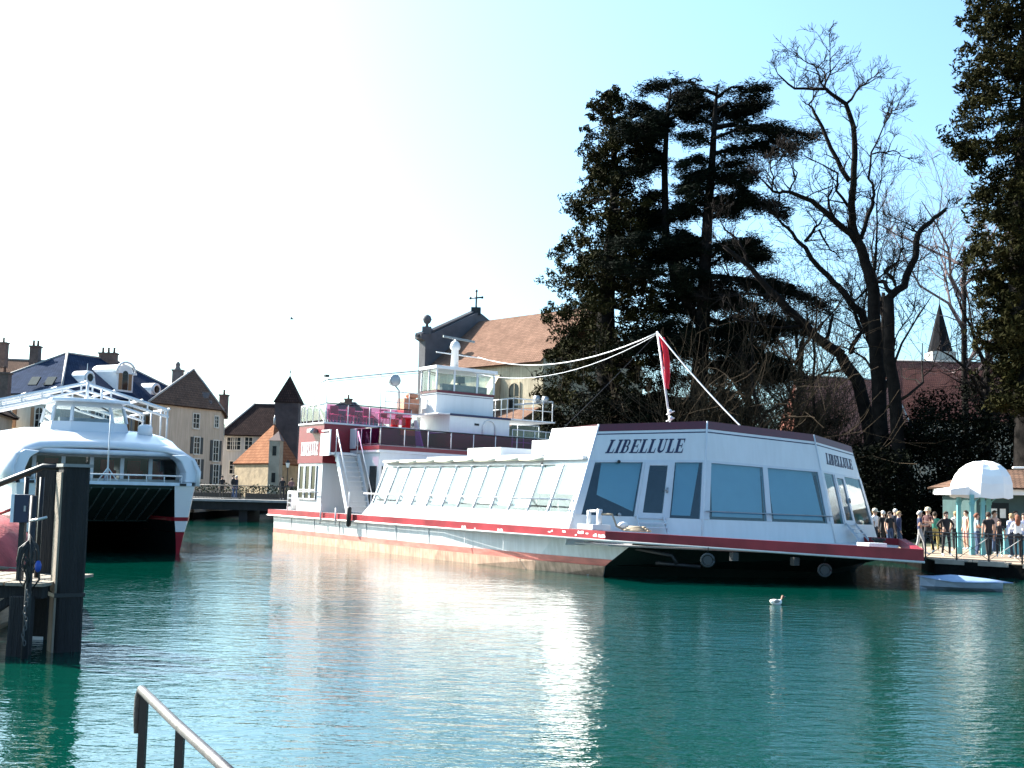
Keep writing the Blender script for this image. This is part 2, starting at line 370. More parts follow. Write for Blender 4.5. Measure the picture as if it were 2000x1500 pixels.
def roof_planes(name, faces, mat, parent, off, th=0.14):
    """each roof plane (world points, eave first) becomes a slab with uv in metres along eave and slope; returns the objects' parent part"""
    m = MB(off); uvs = []
    for pts in faces:
        pts = [Vector(p) for p in pts]; u = (pts[1] - pts[0]).normalized(); nn = None
        for k in range(2, len(pts)):
            nn = u.cross(pts[k] - pts[0])
            if nn.length > 1e-4: break
        nn.normalize()
        if nn.z < 0: nn = -nn
        v = nn.cross(u); b = len(m.v)
        n = len(pts); vs = [p + nn * 0.0 for p in pts] + [p - nn * th for p in pts]
        fs = [tuple(range(n)), tuple(range(2 * n - 1, n - 1, -1))] + [(i, i + n, (i + 1) % n + n, (i + 1) % n) for i in range(n)]
        m.add(vs, fs); uvs += [((p - pts[0]).dot(u), (p - pts[0]).dot(v)) for p in vs]
    o = m.build(name, mat, parent)
    uvl = o.data.uv_layers.new(name='UVMap')
    for lp in o.data.loops: uvl.data[lp.index].uv = uvs[lp.vertex_index]
    return o
def hip_house(name, label, c, wa, wb, z0, ze, zr, wallmat, rmat, over=0.45, ridge_along='a', hip=1.0):
    """rectangular house from corner c (ground xy) along vectors wa and wb; hipped roof with ridge along wa"""
    c = Vector((c[0], c[1], 0)); wa = Vector((*wa, 0)); wb = Vector((*wb, 0)); root = thing(name, label, 'building', (c.x, c.y, z0)); off = off_of(root)
    m = MB(off); m.prism([c, c + wa, c + wa + wb, c + wb], z0, ze); m.build('wall', wallmat, root)
    ua, ub = wa.normalized(), wb.normalized(); e = over; Z = Vector((0, 0, 1))
    A = c - ua * e - ub * e + Z * (ze - .1); B = c + wa + ua * e - ub * e + Z * (ze - .1); Cc = c + wa + wb + ua * e + ub * e + Z * (ze - .1); D = c + wb - ua * e + ub * e + Z * (ze - .1)
    hl = (wb.length / 2 + e) * hip
    r0 = c + wb / 2 + ua * (hl - e) + Z * zr; r1 = c + wa + wb / 2 - ua * (hl - e) + Z * zr
    if (r1 - r0).dot(ua) < 0.2: r0 = r1 = (r0 + r1) / 2; r0 = r0 - ua * .05; r1 = r1 + ua * .05
    rf = roof_planes('roof', [[A, B, r1, r0], [Cc, D, r0, r1], [D, A, r0], [B, Cc, r1]], rmat, root, off)
    m = MB(off)
    for p, q in ((A, r0), (B, r1), (Cc, r1), (D, r0), (r0, r1)): m.tube([p + Z * .03, q + Z * .03], 0.10, 6)
    m.build('ridge_cap', pm('ridge_cap', (0.3, 0.28, 0.26), 0.6), rf)
    return root, rf, off
def chimney(rf, off, p, w, d, h, pots=2, mat=None):
    m = MB(off); m.box(p.x - w / 2, p.x + w / 2, p.y - d / 2, p.y + d / 2, p.z - 1.5, p.z + h); m.box(p.x - w / 2 - .08, p.x + w / 2 + .08, p.y - d / 2 - .08, p.y + d / 2 + .08, p.z + h - .02, p.z + h + .12)
    for i in range(pots):
        x = p.x + (i + .5 - pots / 2) * w / pots; m.lathe([(.12, 0), (.1, .45), (.14, .47), (.14, .52)], 8, (x, p.y, p.z + h + .11))
    return m.build('chimney', mat or pm('chimney_brick', (0.12, 0.075, 0.06), 0.85, var=0.3, scale=4), rf)

CREAM = pm('cream_render', (0.55, 0.5, 0.4), 0.85, var=0.1, scale=0.5, streak=0.12)
PEACH = pm('peach_render', (0.55, 0.43, 0.32), 0.85, var=0.1, scale=0.5, streak=0.15)
GREYR = pm('grey_render', (0.5, 0.48, 0.45), 0.85, var=0.1, scale=0.5, streak=0.15)
# --- hotel with the blue slate roof
c0 = at(118, 800, 100); hr = Vector((0.44, 0.898)); hl_ = Vector((-0.898, 0.44))
hot, rf, off = hip_house('slate_roofed_hotel', 'cream hotel with blue slate hipped roof, arched windows and white dormers', (c0.x, c0.y), hr * 18, hl_ * 12, 1.56, 10.2, 14.4, CREAM, SLATE, 0.6)
W1 = Wall((c0.x, c0.y), (c0.x + hr.x * 18, c0.y + hr.y * 18)); W0 = Wall((c0.x, c0.y), (c0.x + hl_.x * 12, c0.y + hl_.y * 12))
m = MB(off); W1.blk(m, -.3, 18.3, 9.75, 10.05, 0, .35); W0.blk(m, 0, 12.3, 9.75, 10.05, 0, .35); m.build('cornice', TRIM, hot)
for i in range(30):
    m = MB(off); W1.blk(m, .3 + i * .6, .5 + i * .6, 9.5, 9.74, 0, .22); m.build('cornice_bracket', TRIM, hot)
for px in (190, 212, 237, 275, 303, 329, 350):
    a, z = W1.hit(px, 848)
    for zz in (6.9, 3.4): window(hot, W1, a, zz, 0.75, 1.9, SHUT_BROWN, arch=True)
for px in (15, 76):
    a, z = W0.hit(px, 828)
    for zz in (7.2, 3.4): window(hot, W0, a, zz, 0.9, 1.7, SHUT_BROWN, arch=True)
for px in (256, 346):
    a, z = W1.hit(px, 820); m = MB(off); m.tube([W1.P(a, 9.7, .1), W1.P(a, 1.7, .1)], .06); m.build('downpipe', GREYM, hot)
DW = pm('white_dormer', (0.72, 0.72, 0.72), 0.6, var=0.05)
def dormer_big(px, py):
    W = Wall(tuple(W1.P(0, 0, -0.6))[:2], tuple(W1.P(18, 0, -0.6))[:2]); a, z = W.hit(px, py)
    m = MB(off); k = 8
    arch = [(a + 1.0 * math.cos(math.pi * i / k), z + 1.9 + .75 * math.sin(math.pi * i / k)) for i in range(k + 1)]
    poly = [W.P(x, y, 0) for x, y in [(a + 1.0, z)] + arch + [(a - 1.0, z)]]
    m.extrude(poly, W.n * -3.2); o = m.build('dormer', DW, rf)
    m = MB(off); W.blk(m, a - .33, a + .33, z + .3, z + 1.75, -.05, .03); m.extrude([W.P(a + .33 * math.cos(math.pi * i / k), z + 1.76 + .3 * math.sin(math.pi * i / k), .03) for i in range(k + 1)], W.n * -.1); m.build('pane', PANE, o)
    m = MB(off); W.blk(m, a - .8, a - .4, z + .3, z + 1.8, -.05, .05); W.blk(m, a + .4, a + .8, z + .3, z + 1.8, -.05, .05); m.build('shutter', SHUT_BROWN, o)
    m = MB(off)
    pr_ = [W.P(a + 1.15 * math.cos(math.pi * i / k), z + 1.9 + .95 * math.sin(math.pi * i / k), .1) for i in range(k + 1)]
    m.tube(pr_, .11, 6); W.blk(m, a - 1.3, a - .85, z + 1.75, z + 1.95, -.2, .15); W.blk(m, a + .85, a + 1.3, z + 1.75, z + 1.95, -.2, .15); m.build('pediment', DW, o)
def dormer_eye(px, py):
    W = Wall(tuple(W1.P(0, 0, -0.7))[:2], tuple(W1.P(18, 0, -0.7))[:2]); a, z = W.hit(px, py); k = 12
    m = MB(off); out = [W.P(a + .62 * math.cos(math.pi * i / k), z + .2 + .62 * math.sin(math.pi * i / k), 0) for i in range(k + 1)]
    m.extrude([W.P(a + .8, z - .7, 0)] + out + [W.P(a - .8, z - .7, 0)], W.n * -1.6); o = m.build('dormer', DW, rf)
    m = MB(off); m.extrude([W.P(a + .36 * math.cos(2 * math.pi * i / k), z + .2 + .36 * math.sin(2 * math.pi * i / k), .03) for i in range(k)], W.n * -.1); m.build('pane', PANE, o)
    m = MB(off); m.tube([W.P(a + .44 * math.cos(2 * math.pi * i / 16), z + .2 + .44 * math.sin(2 * math.pi * i / 16), .05) for i in range(17)], .09, 6); m.build('surround', DW, o)
dormer_big(243, 768); dormer_eye(175, 742); dormer_eye(305, 765)
chimney(rf, off, at(211, 712, 112), 1.6, .8, 1.0, 3); chimney(rf, off, at(69, 695, 108), .8, .8, .8, 2)
for px, py in ((66, 744), (97, 744)):
    p = at(px, py, 101.6); m = MB(off); m.panel(p + Vector((-.5, -.1, -.35)), p + Vector((.4, -.45, -.35)), p + Vector((.55, .1, .4)), p + Vector((-.35, .45, .4)), .12); m.build('skylight', PANE, rf)
# --- dark-roofed house left of the hotel
p = at(-10, 800, 92); hs, rf2, off2 = hip_house('brown_roofed_house', 'dark brown-roofed house at the left edge behind the catamaran', (p.x - 7, p.y), (6.6, 1.0), (-2.0, 8), 1.56, 8.0, 10.8, PEACH, TILE_DARK)
chimney(rf2, off2, at(8, 745, 94), .9, .7, .6, 1)
p = at(20, 700, 118); hb, rf3, off3 = hip_house('far_brown_house', 'far brown-roofed house with tall chimney above the hotel', (p.x - 10, p.y), (16, 4), (-2, 9), 1.56, 12.5, 15.4, GREYR, TILE_BROWN)
chimney(rf3, off3, at(6, 690, 120), .8, .8, 1.0, 1)
# --- peach corner house
ca, cb, cc = at(345, 800, 106.5), at(431, 800, 112), at(448, 805, 118)
d1 = (cb - ca); d2 = (cc - cb)
pe, rf4, off4 = hip_house('peach_corner_house', 'peach corner house with brown hipped roof, dark shutters and knobbed chimney', (cb.x, cb.y), (-d1.x * 1.5, -d1.y * 1.5), (d2.x * 1.6 - 1.0, d2.y * 1.6), 1.56, 9.8, 13.6, PEACH, TILE_BROWN, 0.5)
W2 = Wall((ca.x, ca.y), (cb.x, cb.y)); W3 = Wall((cb.x, cb.y), (cb.x + d2.x * 1.6 - 1.0, cb.y + d2.y * 1.6))
for px, py, w, h, sh in ((382, 836, .8, 1.3, None), (383, 886, .75, 1.5, SHUT_DARK), (422, 834, .5, 1.0, None), (420, 900, .7, 1.9, SHUT_DARK), (383, 935, .8, 1.8, SHUT_DARK), (420, 945, .7, 1.8, SHUT_DARK)):
    a, z = W2.hit(px, py); window(pe, W2, a, z, w, h, sh)
for px, py in ((436, 857), (443, 857), (439, 905)):
    a, z = W3.hit(px, py); window(pe, W3, a, z, .8, 1.4, None)
ch = chimney(rf4, off4, at(347, 745, 112), .9, .8, 1.0, 0, pm('grey_chimney', (0.16, 0.13, 0.12), 0.8))
m = MB(off4); q = at(347, 722, 112); m.lathe([(.32, -.3), (.3, .1), (.2, .3), (.26, .5), (.12, .75)], 8, q); m.build('chimney_cap', pm('grey_chimney', (0.16, 0.13, 0.12)), ch)
for px, py in ((365, 765), (400, 771), (405, 787)):
    p = at(px, py, 110.6); m = MB(off4); m.panel(p + Vector((-.35, -.1, -.3)), p + Vector((.35, .05, -.3)), p + Vector((.35, .5, .3)), p + Vector((-.35, .35, .3)), .1); m.build('skylight', glass('window_glass'), rf4)
# --- long dark-roofed palace with tower
pa, pb = at(436, 850, 126), at(640, 850, 128)
pal, rf5, off5 = hip_house('dark_roofed_palace', 'long grey palace with steep dark roof behind the bridge', (pa.x, pa.y), (pb.x - pa.x, pb.y - pa.y), (0.3, 9), 1.56, 8.1, 11.7, GREYR, TILE_DARK, 0.4, hip=0.5)
W4 = Wall((pa.x, pa.y), (pb.x, pb.y))
for px, py in ((450, 878), (462, 878), (485, 878), (455, 925), (474, 925)):
    a, z = W4.hit(px, py); window(pal, W4, a, z, .75, 1.3, None)
chimney(rf5, off5, at(437, 790, 122), .8, .8, .9, 1)
tw = at(564, 800, 122); root = thing('palace_tower', 'dark square tower with pointed spire and thin finial', 'tower', (tw.x, tw.y, 1.56)); to = off_of(root)
DKST = pm('dark_stone_wall', (0.06, 0.045, 0.045), 0.9, var=0.3, scale=1.2, bump=0.3)
m = MB(to); w = 1.22; m.box(tw.x - w, tw.x + w, tw.y - w, tw.y + w, 1.56, 11.3); m.build('wall', DKST, root)
w = 1.36; zt = 11.25; b4 = [Vector((tw.x - w, tw.y - w, zt)), Vector((tw.x + w, tw.y - w, zt)), Vector((tw.x + w, tw.y + w, zt)), Vector((tw.x - w, tw.y + w, zt))]; ap = Vector((tw.x, tw.y, 14.15))
sp = roof_planes('spire', [[b4[i], b4[(i + 1) % 4], ap] for i in range(4)], TILE_DARK, root, to, .05)
m = MB(to); m.tube([ap - Vector((0, 0, .15)), ap + Vector((0, 0, .75))], .035, 5); m.ball(ap + Vector((0, 0, .35)), .09); m.build('finial', DARKM, sp)
# --- small house with the orange pyramid roof
na, nl, nr = at(527, 910, 94), at(458, 910, 99), at(582, 910, 99)
root = thing('orange_roofed_house', 'small stone house with sunlit orange pyramid roof beside the bridge', 'building', (na.x, na.y, 1.56)); so = off_of(root)
nf = nl + nr - na; HST = pm('golden_rubble_wall', (0.26, 0.195, 0.115), 0.9, var=0.3, scale=1.6, bump=0.6, bscale=5)
m = MB(so); m.prism([na, nr, nf, nl], 1.56, 4.5); m.build('wall', HST, root)
cen = (na + nf) / 2; ap = Vector((at(536, 828, cen.y).x, cen.y, at(536, 828, cen.y).z)); ov = 1.07
ring = [cen + (Vector((p.x, p.y, 0)) - Vector((cen.x, cen.y, 0))) * ov for p in (na, nr, nf, nl)]
ring = [Vector((p.x, p.y, 4.42)) for p in ring]
rfo = roof_planes('roof', [[ring[i], ring[(i + 1) % 4], ap] for i in range(4)], TILE_ORANGE, root, so)
m = MB(so); m.lathe([(.12, 0), (.08, .2), (.1, .3), (.02, .8)], 6, ap - Vector((0, 0, .05))); m.build('finial', GREYM, rfo)
tp = at(537, 910, 93.2); m = MB(so); m.box(tp.x - .42, tp.x + .42, tp.y - .5, tp.y + .9, 1.56, 6.2); tu = m.build('stair_turret', pm('grey_ashlar', (0.27, 0.24, 0.19), 0.9, var=0.2, scale=2, bump=0.3), root)
for zz in (2.9, 5.0): m = MB(so); m.box(tp.x - .14, tp.x + .16, tp.y - .53, tp.y - .4, zz, zz + .75); m.build('slit_window', PANE, tu)
m = MB(so); m.add([(tp.x - .5, tp.y - .58, 6.18), (tp.x + .5, tp.y - .58, 6.18), (tp.x + .5, tp.y + 1.0, 6.18), (tp.x - .5, tp.y + 1.0, 6.18), (tp.x, tp.y + .9, 7.0)], [(0, 1, 4), (1, 2, 4), (2, 3, 4), (3, 0, 4), (0, 3, 2, 1)]); m.build('turret_roof', TILE_DARK if False else pm('turret_tiles', (0.08, 0.045, 0.04), 0.8), tu)
# --- far slate-roofed houses seen over the ship's upper deck
for i, (px, py, Y, wpx, lab) in enumerate([(672, 782, 150, 90, 'far blue-grey gabled roof seen above the ship stern deck'), (845, 792, 150, 40, 'small far blue-grey roof near the ship bridge')]):
    p = at(px, py, Y); w = wpx * Y / FPX
    r_, f_, o_ = hip_house('far_slate_house', lab, (p.x - w / 2 - 2, p.y), (w + 4, 0), (0, 8), 1.56, p.z - 3.2, p.z, GREYR, SLATE, .3)
    chimney(f_, o_, p + Vector((0, 4, 0)), .9, .8, .4, 1)
# --- church
fa = Vector((at(926, 617, 110).x, 110.0, 0)); nv = Vector((0.69, -0.724, 0)); sd = Vector((-0.724, -0.69, 0)); ZR = at(926, 617, 110).z
ch = thing('church', 'stone church with rose tiled roof, gabled facade and iron cross', 'church', (fa.x, fa.y, GZ)); co = off_of(ch)
CH = pm('church_stone', (0.48, 0.4, 0.28), 0.9, var=0.2, scale=0.8, streak=0.2, bump=0.3); CHD = pm('shaded_facade_back', (0.11, 0.105, 0.11), 0.9, var=0.2, scale=1.0)  # CHD: facade stone darkened in colour for its shaded back
ZE = ZR - 5.6
def cp(t, s, z): return fa + nv * t + sd * s + Vector((0, 0, z))
m = MB(co); m.prism([cp(0.5, -6.2, 0), cp(0.5, 6.2, 0), cp(15.5, 6.2, 0), cp(15.5, -6.2, 0)], GZ, ZE); m.build('nave_wall', CH, ch)
rr = roof_planes('roof', [[cp(.7, 6.6, ZE - .3), cp(15.5, 6.6, ZE - .3), cp(15.5, 0, ZR - .6), cp(.7, 0, ZR - .6)], [cp(15.5, -6.6, ZE - .3), cp(.7, -6.6, ZE - .3), cp(.7, 0, ZR - .6), cp(15.5, 0, ZR - .6)]], TILE_ROSE, ch, co)
# screen facade higher than the roof: profile in (s, z)
prof = [(-6.4, GZ), (6.4, GZ), (6.4, ZR - 3.1), (6.9, ZR - 2.9), (6.9, ZR - 2.55), (5.2, ZR - 2.2), (0.5, ZR + .1), (0, ZR + .3), (-0.5, ZR + .1), (-5.2, ZR - 2.2), (-6.9, ZR - 2.55), (-6.9, ZR - 2.9), (-6.4, ZR - 3.1)]
m = MB(co); m.extrude([cp(-.2, s, z) for s, z in prof], nv * 0.9); fc = m.build('facade', CHD, ch)
m = MB(co); m.tube([cp(.25, 7.1, ZR - 2.65), cp(.25, 5.2, ZR - 2.0), cp(.25, 0.3, ZR + .32), cp(.25, -5.2, ZR - 2.0)], .22, 4); m.build('coping', CHD, fc)
m = MB(co); q = cp(.25, 5.9, ZR - 2.3); m.box(q.x - .4, q.x + .4, q.y - .4, q.y + .4, q.z - .2, q.z + .55); m.lathe([(.16, .5), (.12, .8), (.3, .95), (.42, 1.25), (.3, 1.55), (.05, 1.7)], 10, q); m.build('ball_finial', CHD, fc)
m = MB(co); q = cp(.25, 0, ZR + .2); m.box(q.x - .45, q.x + .45, q.y - .45, q.y + .45, q.z - .2, q.z + .55); m.tube([q + Vector((0, 0, .5)), q + Vector((0, 0, 2.15))], .085, 6); ax = Vector((.9, -.43, 0)); m.tube([q + Vector((0, 0, 1.5)) - ax * .62, q + Vector((0, 0, 1.5)) + ax * .62], .075, 6)
for e in (q + Vector((0, 0, 1.5)) - ax * .62, q + Vector((0, 0, 1.5)) + ax * .62, q + Vector((0, 0, 2.15))): m.ball(e, .13)
m.build('cross', DARKM, fc)
for t in (4.5, 9.5):
    m = MB(co); m.prism([cp(t, 6.2, 0), cp(t, 8.6, 0), cp(t + 1.0, 8.6, 0), cp(t + 1.0, 6.2, 0)], GZ, ZE - 4.5)
    m.add([cp(t, 6.2, ZE - 4.49), cp(t, 8.6, ZE - 4.49), cp(t + 1, 8.6, ZE - 4.49), cp(t + 1, 6.2, ZE - 4.49), cp(t, 6.2, ZE - 1.0), cp(t + 1, 6.2, ZE - 1.0)], [(0, 1, 4), (3, 5, 2), (1, 2, 5, 4), (0, 4, 5, 3)]); m.build('buttress', CH, ch)
for t in (7.2, 12.2):
    Wc = Wall(tuple(cp(0, 6.2, 0))[:2], tuple(cp(15.5, 6.2, 0))[:2]); window(ch, Wc, t, ZE - 5.5, 1.2, 3.6, None, True, CH)
# low aisle roofs in front of the nave
for t0, t1, dz in ((3.5, 9.0, -2.2), (9.3, 15, -1.6)):
    m = MB(co); m.prism([cp(t0, 6.25, 0), cp(t0, 11, 0), cp(t1, 11, 0), cp(t1, 6.25, 0)], GZ, ZE - 5.0 + dz); m.build('aisle_wall', CH, ch)
    roof_planes('aisle_roof', [[cp(t0 - .3, 11.4, ZE - 5.1 + dz), cp(t1 + .3, 11.4, ZE - 5.1 + dz), cp(t1 + .3, 6.25, ZE - 2.4 + dz), cp(t0 - .3, 6.25, ZE - 2.4 + dz)]], TILE_ROSE, ch, co)
# --- long red-brown roofs behind the park and the far spire
TILE_RED = roofmat('red_brown_tiles', (0.3, 0.13, 0.1), (0.36, 0.16, 0.12)); TILE_WINE = roofmat('wine_brown_tiles', (0.14, 0.06, 0.05), (0.19, 0.08, 0.06))
p = at(1560, 722, 112); q = at(1790, 722, 116)
hip_house('red_roofed_hall', 'long red-brown roofed hall behind the bare trees', (p.x, p.y), (q.x - p.x, q.y - p.y), (0, 10), GZ, p.z - 7, p.z, PEACH, TILE_RED, .4, hip=.3)
p = at(1745, 692, 128); q = at(2040, 692, 128)
hip_house('dark_red_hall', 'dark red-roofed hall below the far church spire', (p.x, p.y), (q.x - p.x, q.y - p.y), (0, 12), GZ, p.z - 7, p.z, PEACH, TILE_WINE, .4, hip=.3)
p = at(1836, 690, 190); root = thing('church_spire', 'far pointed church spire, pale on its left side', 'church spire', (p.x, p.y, GZ)); o_ = off_of(root)
m = MB(o_); w = 1.9; m.box(p.x - w, p.x + w, p.y - w, p.y + w, GZ, p.z + .1); m.build('tower', GREYR, root)
m = MB(o_); ap = at(1836, 590, 190); n8 = 8; ring = [Vector((p.x + 2.0 * math.cos(R(22.5 + 45 * i)), p.y + 2.0 * math.sin(R(22.5 + 45 * i)), p.z)) for i in range(n8)]
m.add(ring + [Vector((p.x, p.y, ap.z))], [(i, (i + 1) % n8, n8) for i in range(n8)] + [tuple(range(n8))]); s_ = m.build('spire', pm('spire_slate', (0.012, 0.012, 0.014), 0.9, var=0.2, spec=0.05), root)
m = MB(o_); m.tube([Vector((p.x, p.y, ap.z - .3)), Vector((p.x, p.y, ap.z + 1.6))], .06, 5); m.build('finial', DARKM, s_)
# ================================================================ the big restaurant ship
SHIP_ANG, LIST = R(-57.367), R(-1.1)
so_ = Vector((-12.255, 72.952, 0)); sx_ = Vector((math.cos(SHIP_ANG), math.sin(SHIP_ANG), 0)); sy_ = Vector((-math.sin(SHIP_ANG), math.cos(SHIP_ANG), 0))
ship = thing('restaurant_ship', 'big white and red restaurant ship moored in the middle, with a slanted glazed bow', 'ship')
ship.rotation_mode = 'XYZ'
# small list to port about the starboard side
piv = Vector((0, -7.2, 0)); Rx = Matrix.Rotation(LIST, 3, 'X'); sh_ = piv - Rx @ piv
ship.location = so_ + sx_ * 29 + sy_ * sh_.y + Vector((0, 0, sh_.z)); ship.rotation_euler = (LIST, 0, SHIP_ANG)
SO = (-29, 0, 0)
SHIP_M = Matrix.Translation(ship.location) @ ship.rotation_euler.to_matrix().to_4x4()
def sw(u, y, z): return SHIP_M @ Vector((u - 29, y, z))       # ship point -> world
def S(): return MB(SO)
HULLW = pm('ship_hull_white', (0.58, 0.59, 0.585), 0.38, var=0.06, scale=0.5, streak=0.12)
DECKM = pm('ship_deck_grey', (0.33, 0.33, 0.33), 0.7, var=0.15)
FADED = pm('faded_red_stripe', (0.55, 0.16, 0.12), 0.6, var=0.35, scale=1.4, stretch=(1, 1, 3))
SCUM = pm('peach_waterline', (0.58, 0.36, 0.25), 0.7, var=0.25, scale=2.5, streak=0.3)
REDW = pm('worn_red_rail', (0.25, 0.004, 0.013), 0.4, var=0.3, scale=1.1, col2=(0.34, 0.018, 0.028))
BLIND = pm('white_blind', (0.8, 0.8, 0.78), 0.8, var=0.03)
BLINDB = pm('pale_blue_blind', (0.45, 0.53, 0.55), 0.85, var=0.03)
GLASSB = glass('bow_window_glass', (0.45, 0.66, 0.74))
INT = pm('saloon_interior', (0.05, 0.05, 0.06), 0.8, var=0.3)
ALU = pm('white_alu_frame', (0.5, 0.52, 0.55), 0.35, var=0.04)
# hull
def outl(pts, z): return [Vector((u, y, zz if zz is not None else z)) for u, y, *r in pts for zz in [r[0] if r else None]]
top = [(12.9, -7.44), (30, -7.44), (36.5, -7.05), (40.0, -6.45), (44.2, 0, 1.0), (40, 5.4), (30, 6.3), (12.9, 6.3)]
mid_ = [(12.95, -7.4), (29.5, -7.4), (35.5, -7.05), (38.5, -6.5), (41.2, 0), (38.5, 5.0), (29.5, 6.2), (12.95, 6.6)]
bot = [(13.1, -7.3), (28, -7.3), (34.5, -6.6), (37, -5.6), (38.0, 0), (37, 5.2), (28, 6.2), (13.1, 6.4)]
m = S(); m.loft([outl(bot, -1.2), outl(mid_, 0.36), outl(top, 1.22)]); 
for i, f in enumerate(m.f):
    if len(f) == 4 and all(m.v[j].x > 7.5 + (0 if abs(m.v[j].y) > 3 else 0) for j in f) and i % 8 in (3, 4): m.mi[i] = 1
m.build('hull', [HULLW, pm('bow_underside_shade', (0.012, 0.022, 0.018), 0.4)], ship)  # bow faces coloured near black: shade under the flare put into the colour
def band(z0, z1, prd, mat, name, end=5):
    m = S()
    def ring(z):
        t = (z - 0.36) / 0.86; src, dst = (mid_, top) if t >= 0 else (mid_, bot); k = t if t >= 0 else -(z - 0.36) / 1.56
        out = []
        for a, b in zip(src, dst):
            out.append(Vector((a[0] + (b[0] - a[0]) * k + prd * .6, a[1] + (b[1] - a[1]) * k + (-prd if a[1] < 0 else prd), z)))
        return out[:end - 1]
    r0, r1 = ring(z0), ring(z1); n = len(r0)
    inner0 = [p + Vector((-.05, .05 if p.y < 0 else -.05, 0)) for p in r0]; inner1 = [p + Vector((-.05, .05 if p.y < 0 else -.05, 0)) for p in r1]
    vs = r0 + r1 + inner1 + inner0; fs = []
    for i in range(n - 1):
        for k in range(4): a = k * n + i; b = ((k + 1) % 4) * n + i; fs.append((a, a + 1, b + 1, b))
    fs += [(0, n, 2 * n, 3 * n), (n - 1, 4 * n - 1, 3 * n - 1, 2 * n - 1)]
    m.add(vs, fs); return m.build(name, mat, ship)
band(0.34, 0.55, 0.02, FADED, 'boot_stripe'); band(-0.3, 0.335, 0.06, SCUM, 'waterline_band')
# rubbing rail and deck
rail = [(12.4, -7.54), (39.8, -7.54), (45.3, 0), (39.8, 6.0), (12.4, 6.6)]
rz = [(1.20, 1.45), (1.20, 1.45), (0.95, 1.29), (1.2, 1.45), (1.2, 1.45)]
rin = [(12.6, -7.3), (39.65, -7.3), (45.0, 0), (39.65, 5.8), (12.6, 6.4)]
m = S(); n5 = 5
vs = [(u, y, z[0]) for (u, y), z in zip(rail, rz)] + [(u, y, z[1]) for (u, y), z in zip(rail, rz)] + [(u, y, z[1]) for (u, y), z in zip(rin, rz)] + [(u, y, z[0]) for (u, y), z in zip(rin, rz)]
m.add(vs, [(k * 5 + i, k * 5 + (i + 1) % 5, ((k + 1) % 4) * 5 + (i + 1) % 5, ((k + 1) % 4) * 5 + i) for k in range(4) for i in range(5)])
m.build('rubbing_rail', REDW, ship)
m = S(); m.prism([(12.61, -7.29), (37.9, -7.29), (37.9, 5.88), (12.61, 6.38)], 1.25, 1.455); m.build('deck', DECKM, ship)
m = S(); m.prism([(37.91, -7.29), (39.6, -7.28), (44.8, -.1), (44.8, .1), (39.6, 5.78), (37.91, 5.87)], 1.0, 1.05); m.build('bow_deck', DECKM, ship)
m = S(); m.tube([(u + .03, y - .03 if y <= 0 else y, z[0] - .03) for (u, y), z in zip(rail[:4], rz)], 0.035, 6); m.build('rail_bead', pm('pale_bead', (0.55, 0.53, 0.5), .6), ship)
# scars where the rail is rubbed to white
rs = random.Random(5)
for i in range(14):
    u = rs.uniform(36.6, 39.5) if i < 11 else rs.uniform(27, 36); w = rs.uniform(.1, .42); z = rs.uniform(1.23, 1.36); h = rs.uniform(.03, .09)
    m = S(); m.extrude([(u, -7.546, z), (u + w * .5, -7.546, z - .015), (u + w, -7.546, z + rs.uniform(-.02, .02)), (u + w * .8, -7.546, z + h), (u + .3 * w, -7.546, z + h * .7), (u + .02, -7.546, z + h)], (0, .005, 0)); m.build('rail_scar', pm('scuffed_white', (0.75, 0.7, 0.68), .6), ship)
# mooring details on the side
for u, z0, z1 in ((19.0, .95, 1.85), (20.6, .95, 1.7)):
    m = S(); m.tube([(u, -7.62, z0), (u, -7.62, z1)], .035, 6); m.build('rail_post', STEEL, ship)
m = S(); m.lathe([(.04, .0), (.1, .06), (.1, .78), (.04, .85)], 10, (22.1, -7.68, .93)); m.build('fender', pm('black_rubber', (.012, .012, .012), .6), ship)
for u in (19.3, 20.9, 22.8, 27.5):
    m = S(); m.tube([(u, -7.2, .9), (u + .05, -7.24, .75), (u + .22, -7.26, .55)], .022, 5); m.build('hull_hook', GREYM, ship)
# ---------------------------------------------------------------- saloon side
def ys(z): return -7.25 + .378 * (z - 1.45)
def side(u, z, o=0.0): return Vector((u, ys(z) - o, z))
ZS, ZT = 1.95, 3.53
m = S(); m.panel(side(22.4, 1.46), side(37.4, 1.46), side(37.4, ZS), side(22.9, ZS), .08, (0, -1, .378)); m.build('saloon_lower_wall', WHITE, ship)
m = S(); m.panel(side(22.95, ZT), side(37.3, ZT), side(37.3, 3.68), side(22.95, 3.68), .08, (0, -1, .378)); m.build('saloon_header', WHITE, ship)
mu = [23.0, 24.1, 25.2, 26.45, 27.7, 28.95, 30.1, 31.25, 32.45, 33.6, 34.8, 36.0, 37.25]
for i, u in enumerate(mu):
    m = S(); m.panel(side(u - .045, ZS, .03), side(u + .045, ZS, .03), side(u + .045, ZT, .03), side(u - .045, ZT, .03), .1, (0, -1, .378)); m.build('mullion', ALU, ship)
opening = {0: .25, 1: .25, 2: .98, 10: .62, 11: .62}
for i in range(12):
    a, b = mu[i] + .05, mu[i + 1] - .05
    m = S(); m.panel(side(a, ZS), side(b, ZS), side(b, ZT), side(a, ZT), .012, (0, -1, .378)); p = m.build('window_pane', GLASS, ship)
    dr = opening.get(i, .93 + .04 * math.sin(i * 7))
    zb = ZT - (ZT - ZS) * dr
    m = S(); m.panel(side(a + .02, zb, -.1), side(b - .02, zb, -.1), side(b - .02, ZT, -.1), side(a + .02, ZT, -.1), .01, (0, -1, .378)); m.build('blind', BLIND, p)
m = S(); m.tube([(22.6, -7.27, 2.36), (37.4, -7.27, 2.36)], .028, 6)
for u in mu[::2]: m.tube([(u, -7.27, 2.36), (u, ys(2.36), 2.36)], .02, 5)
m.build('handrail', STEEL, ship)
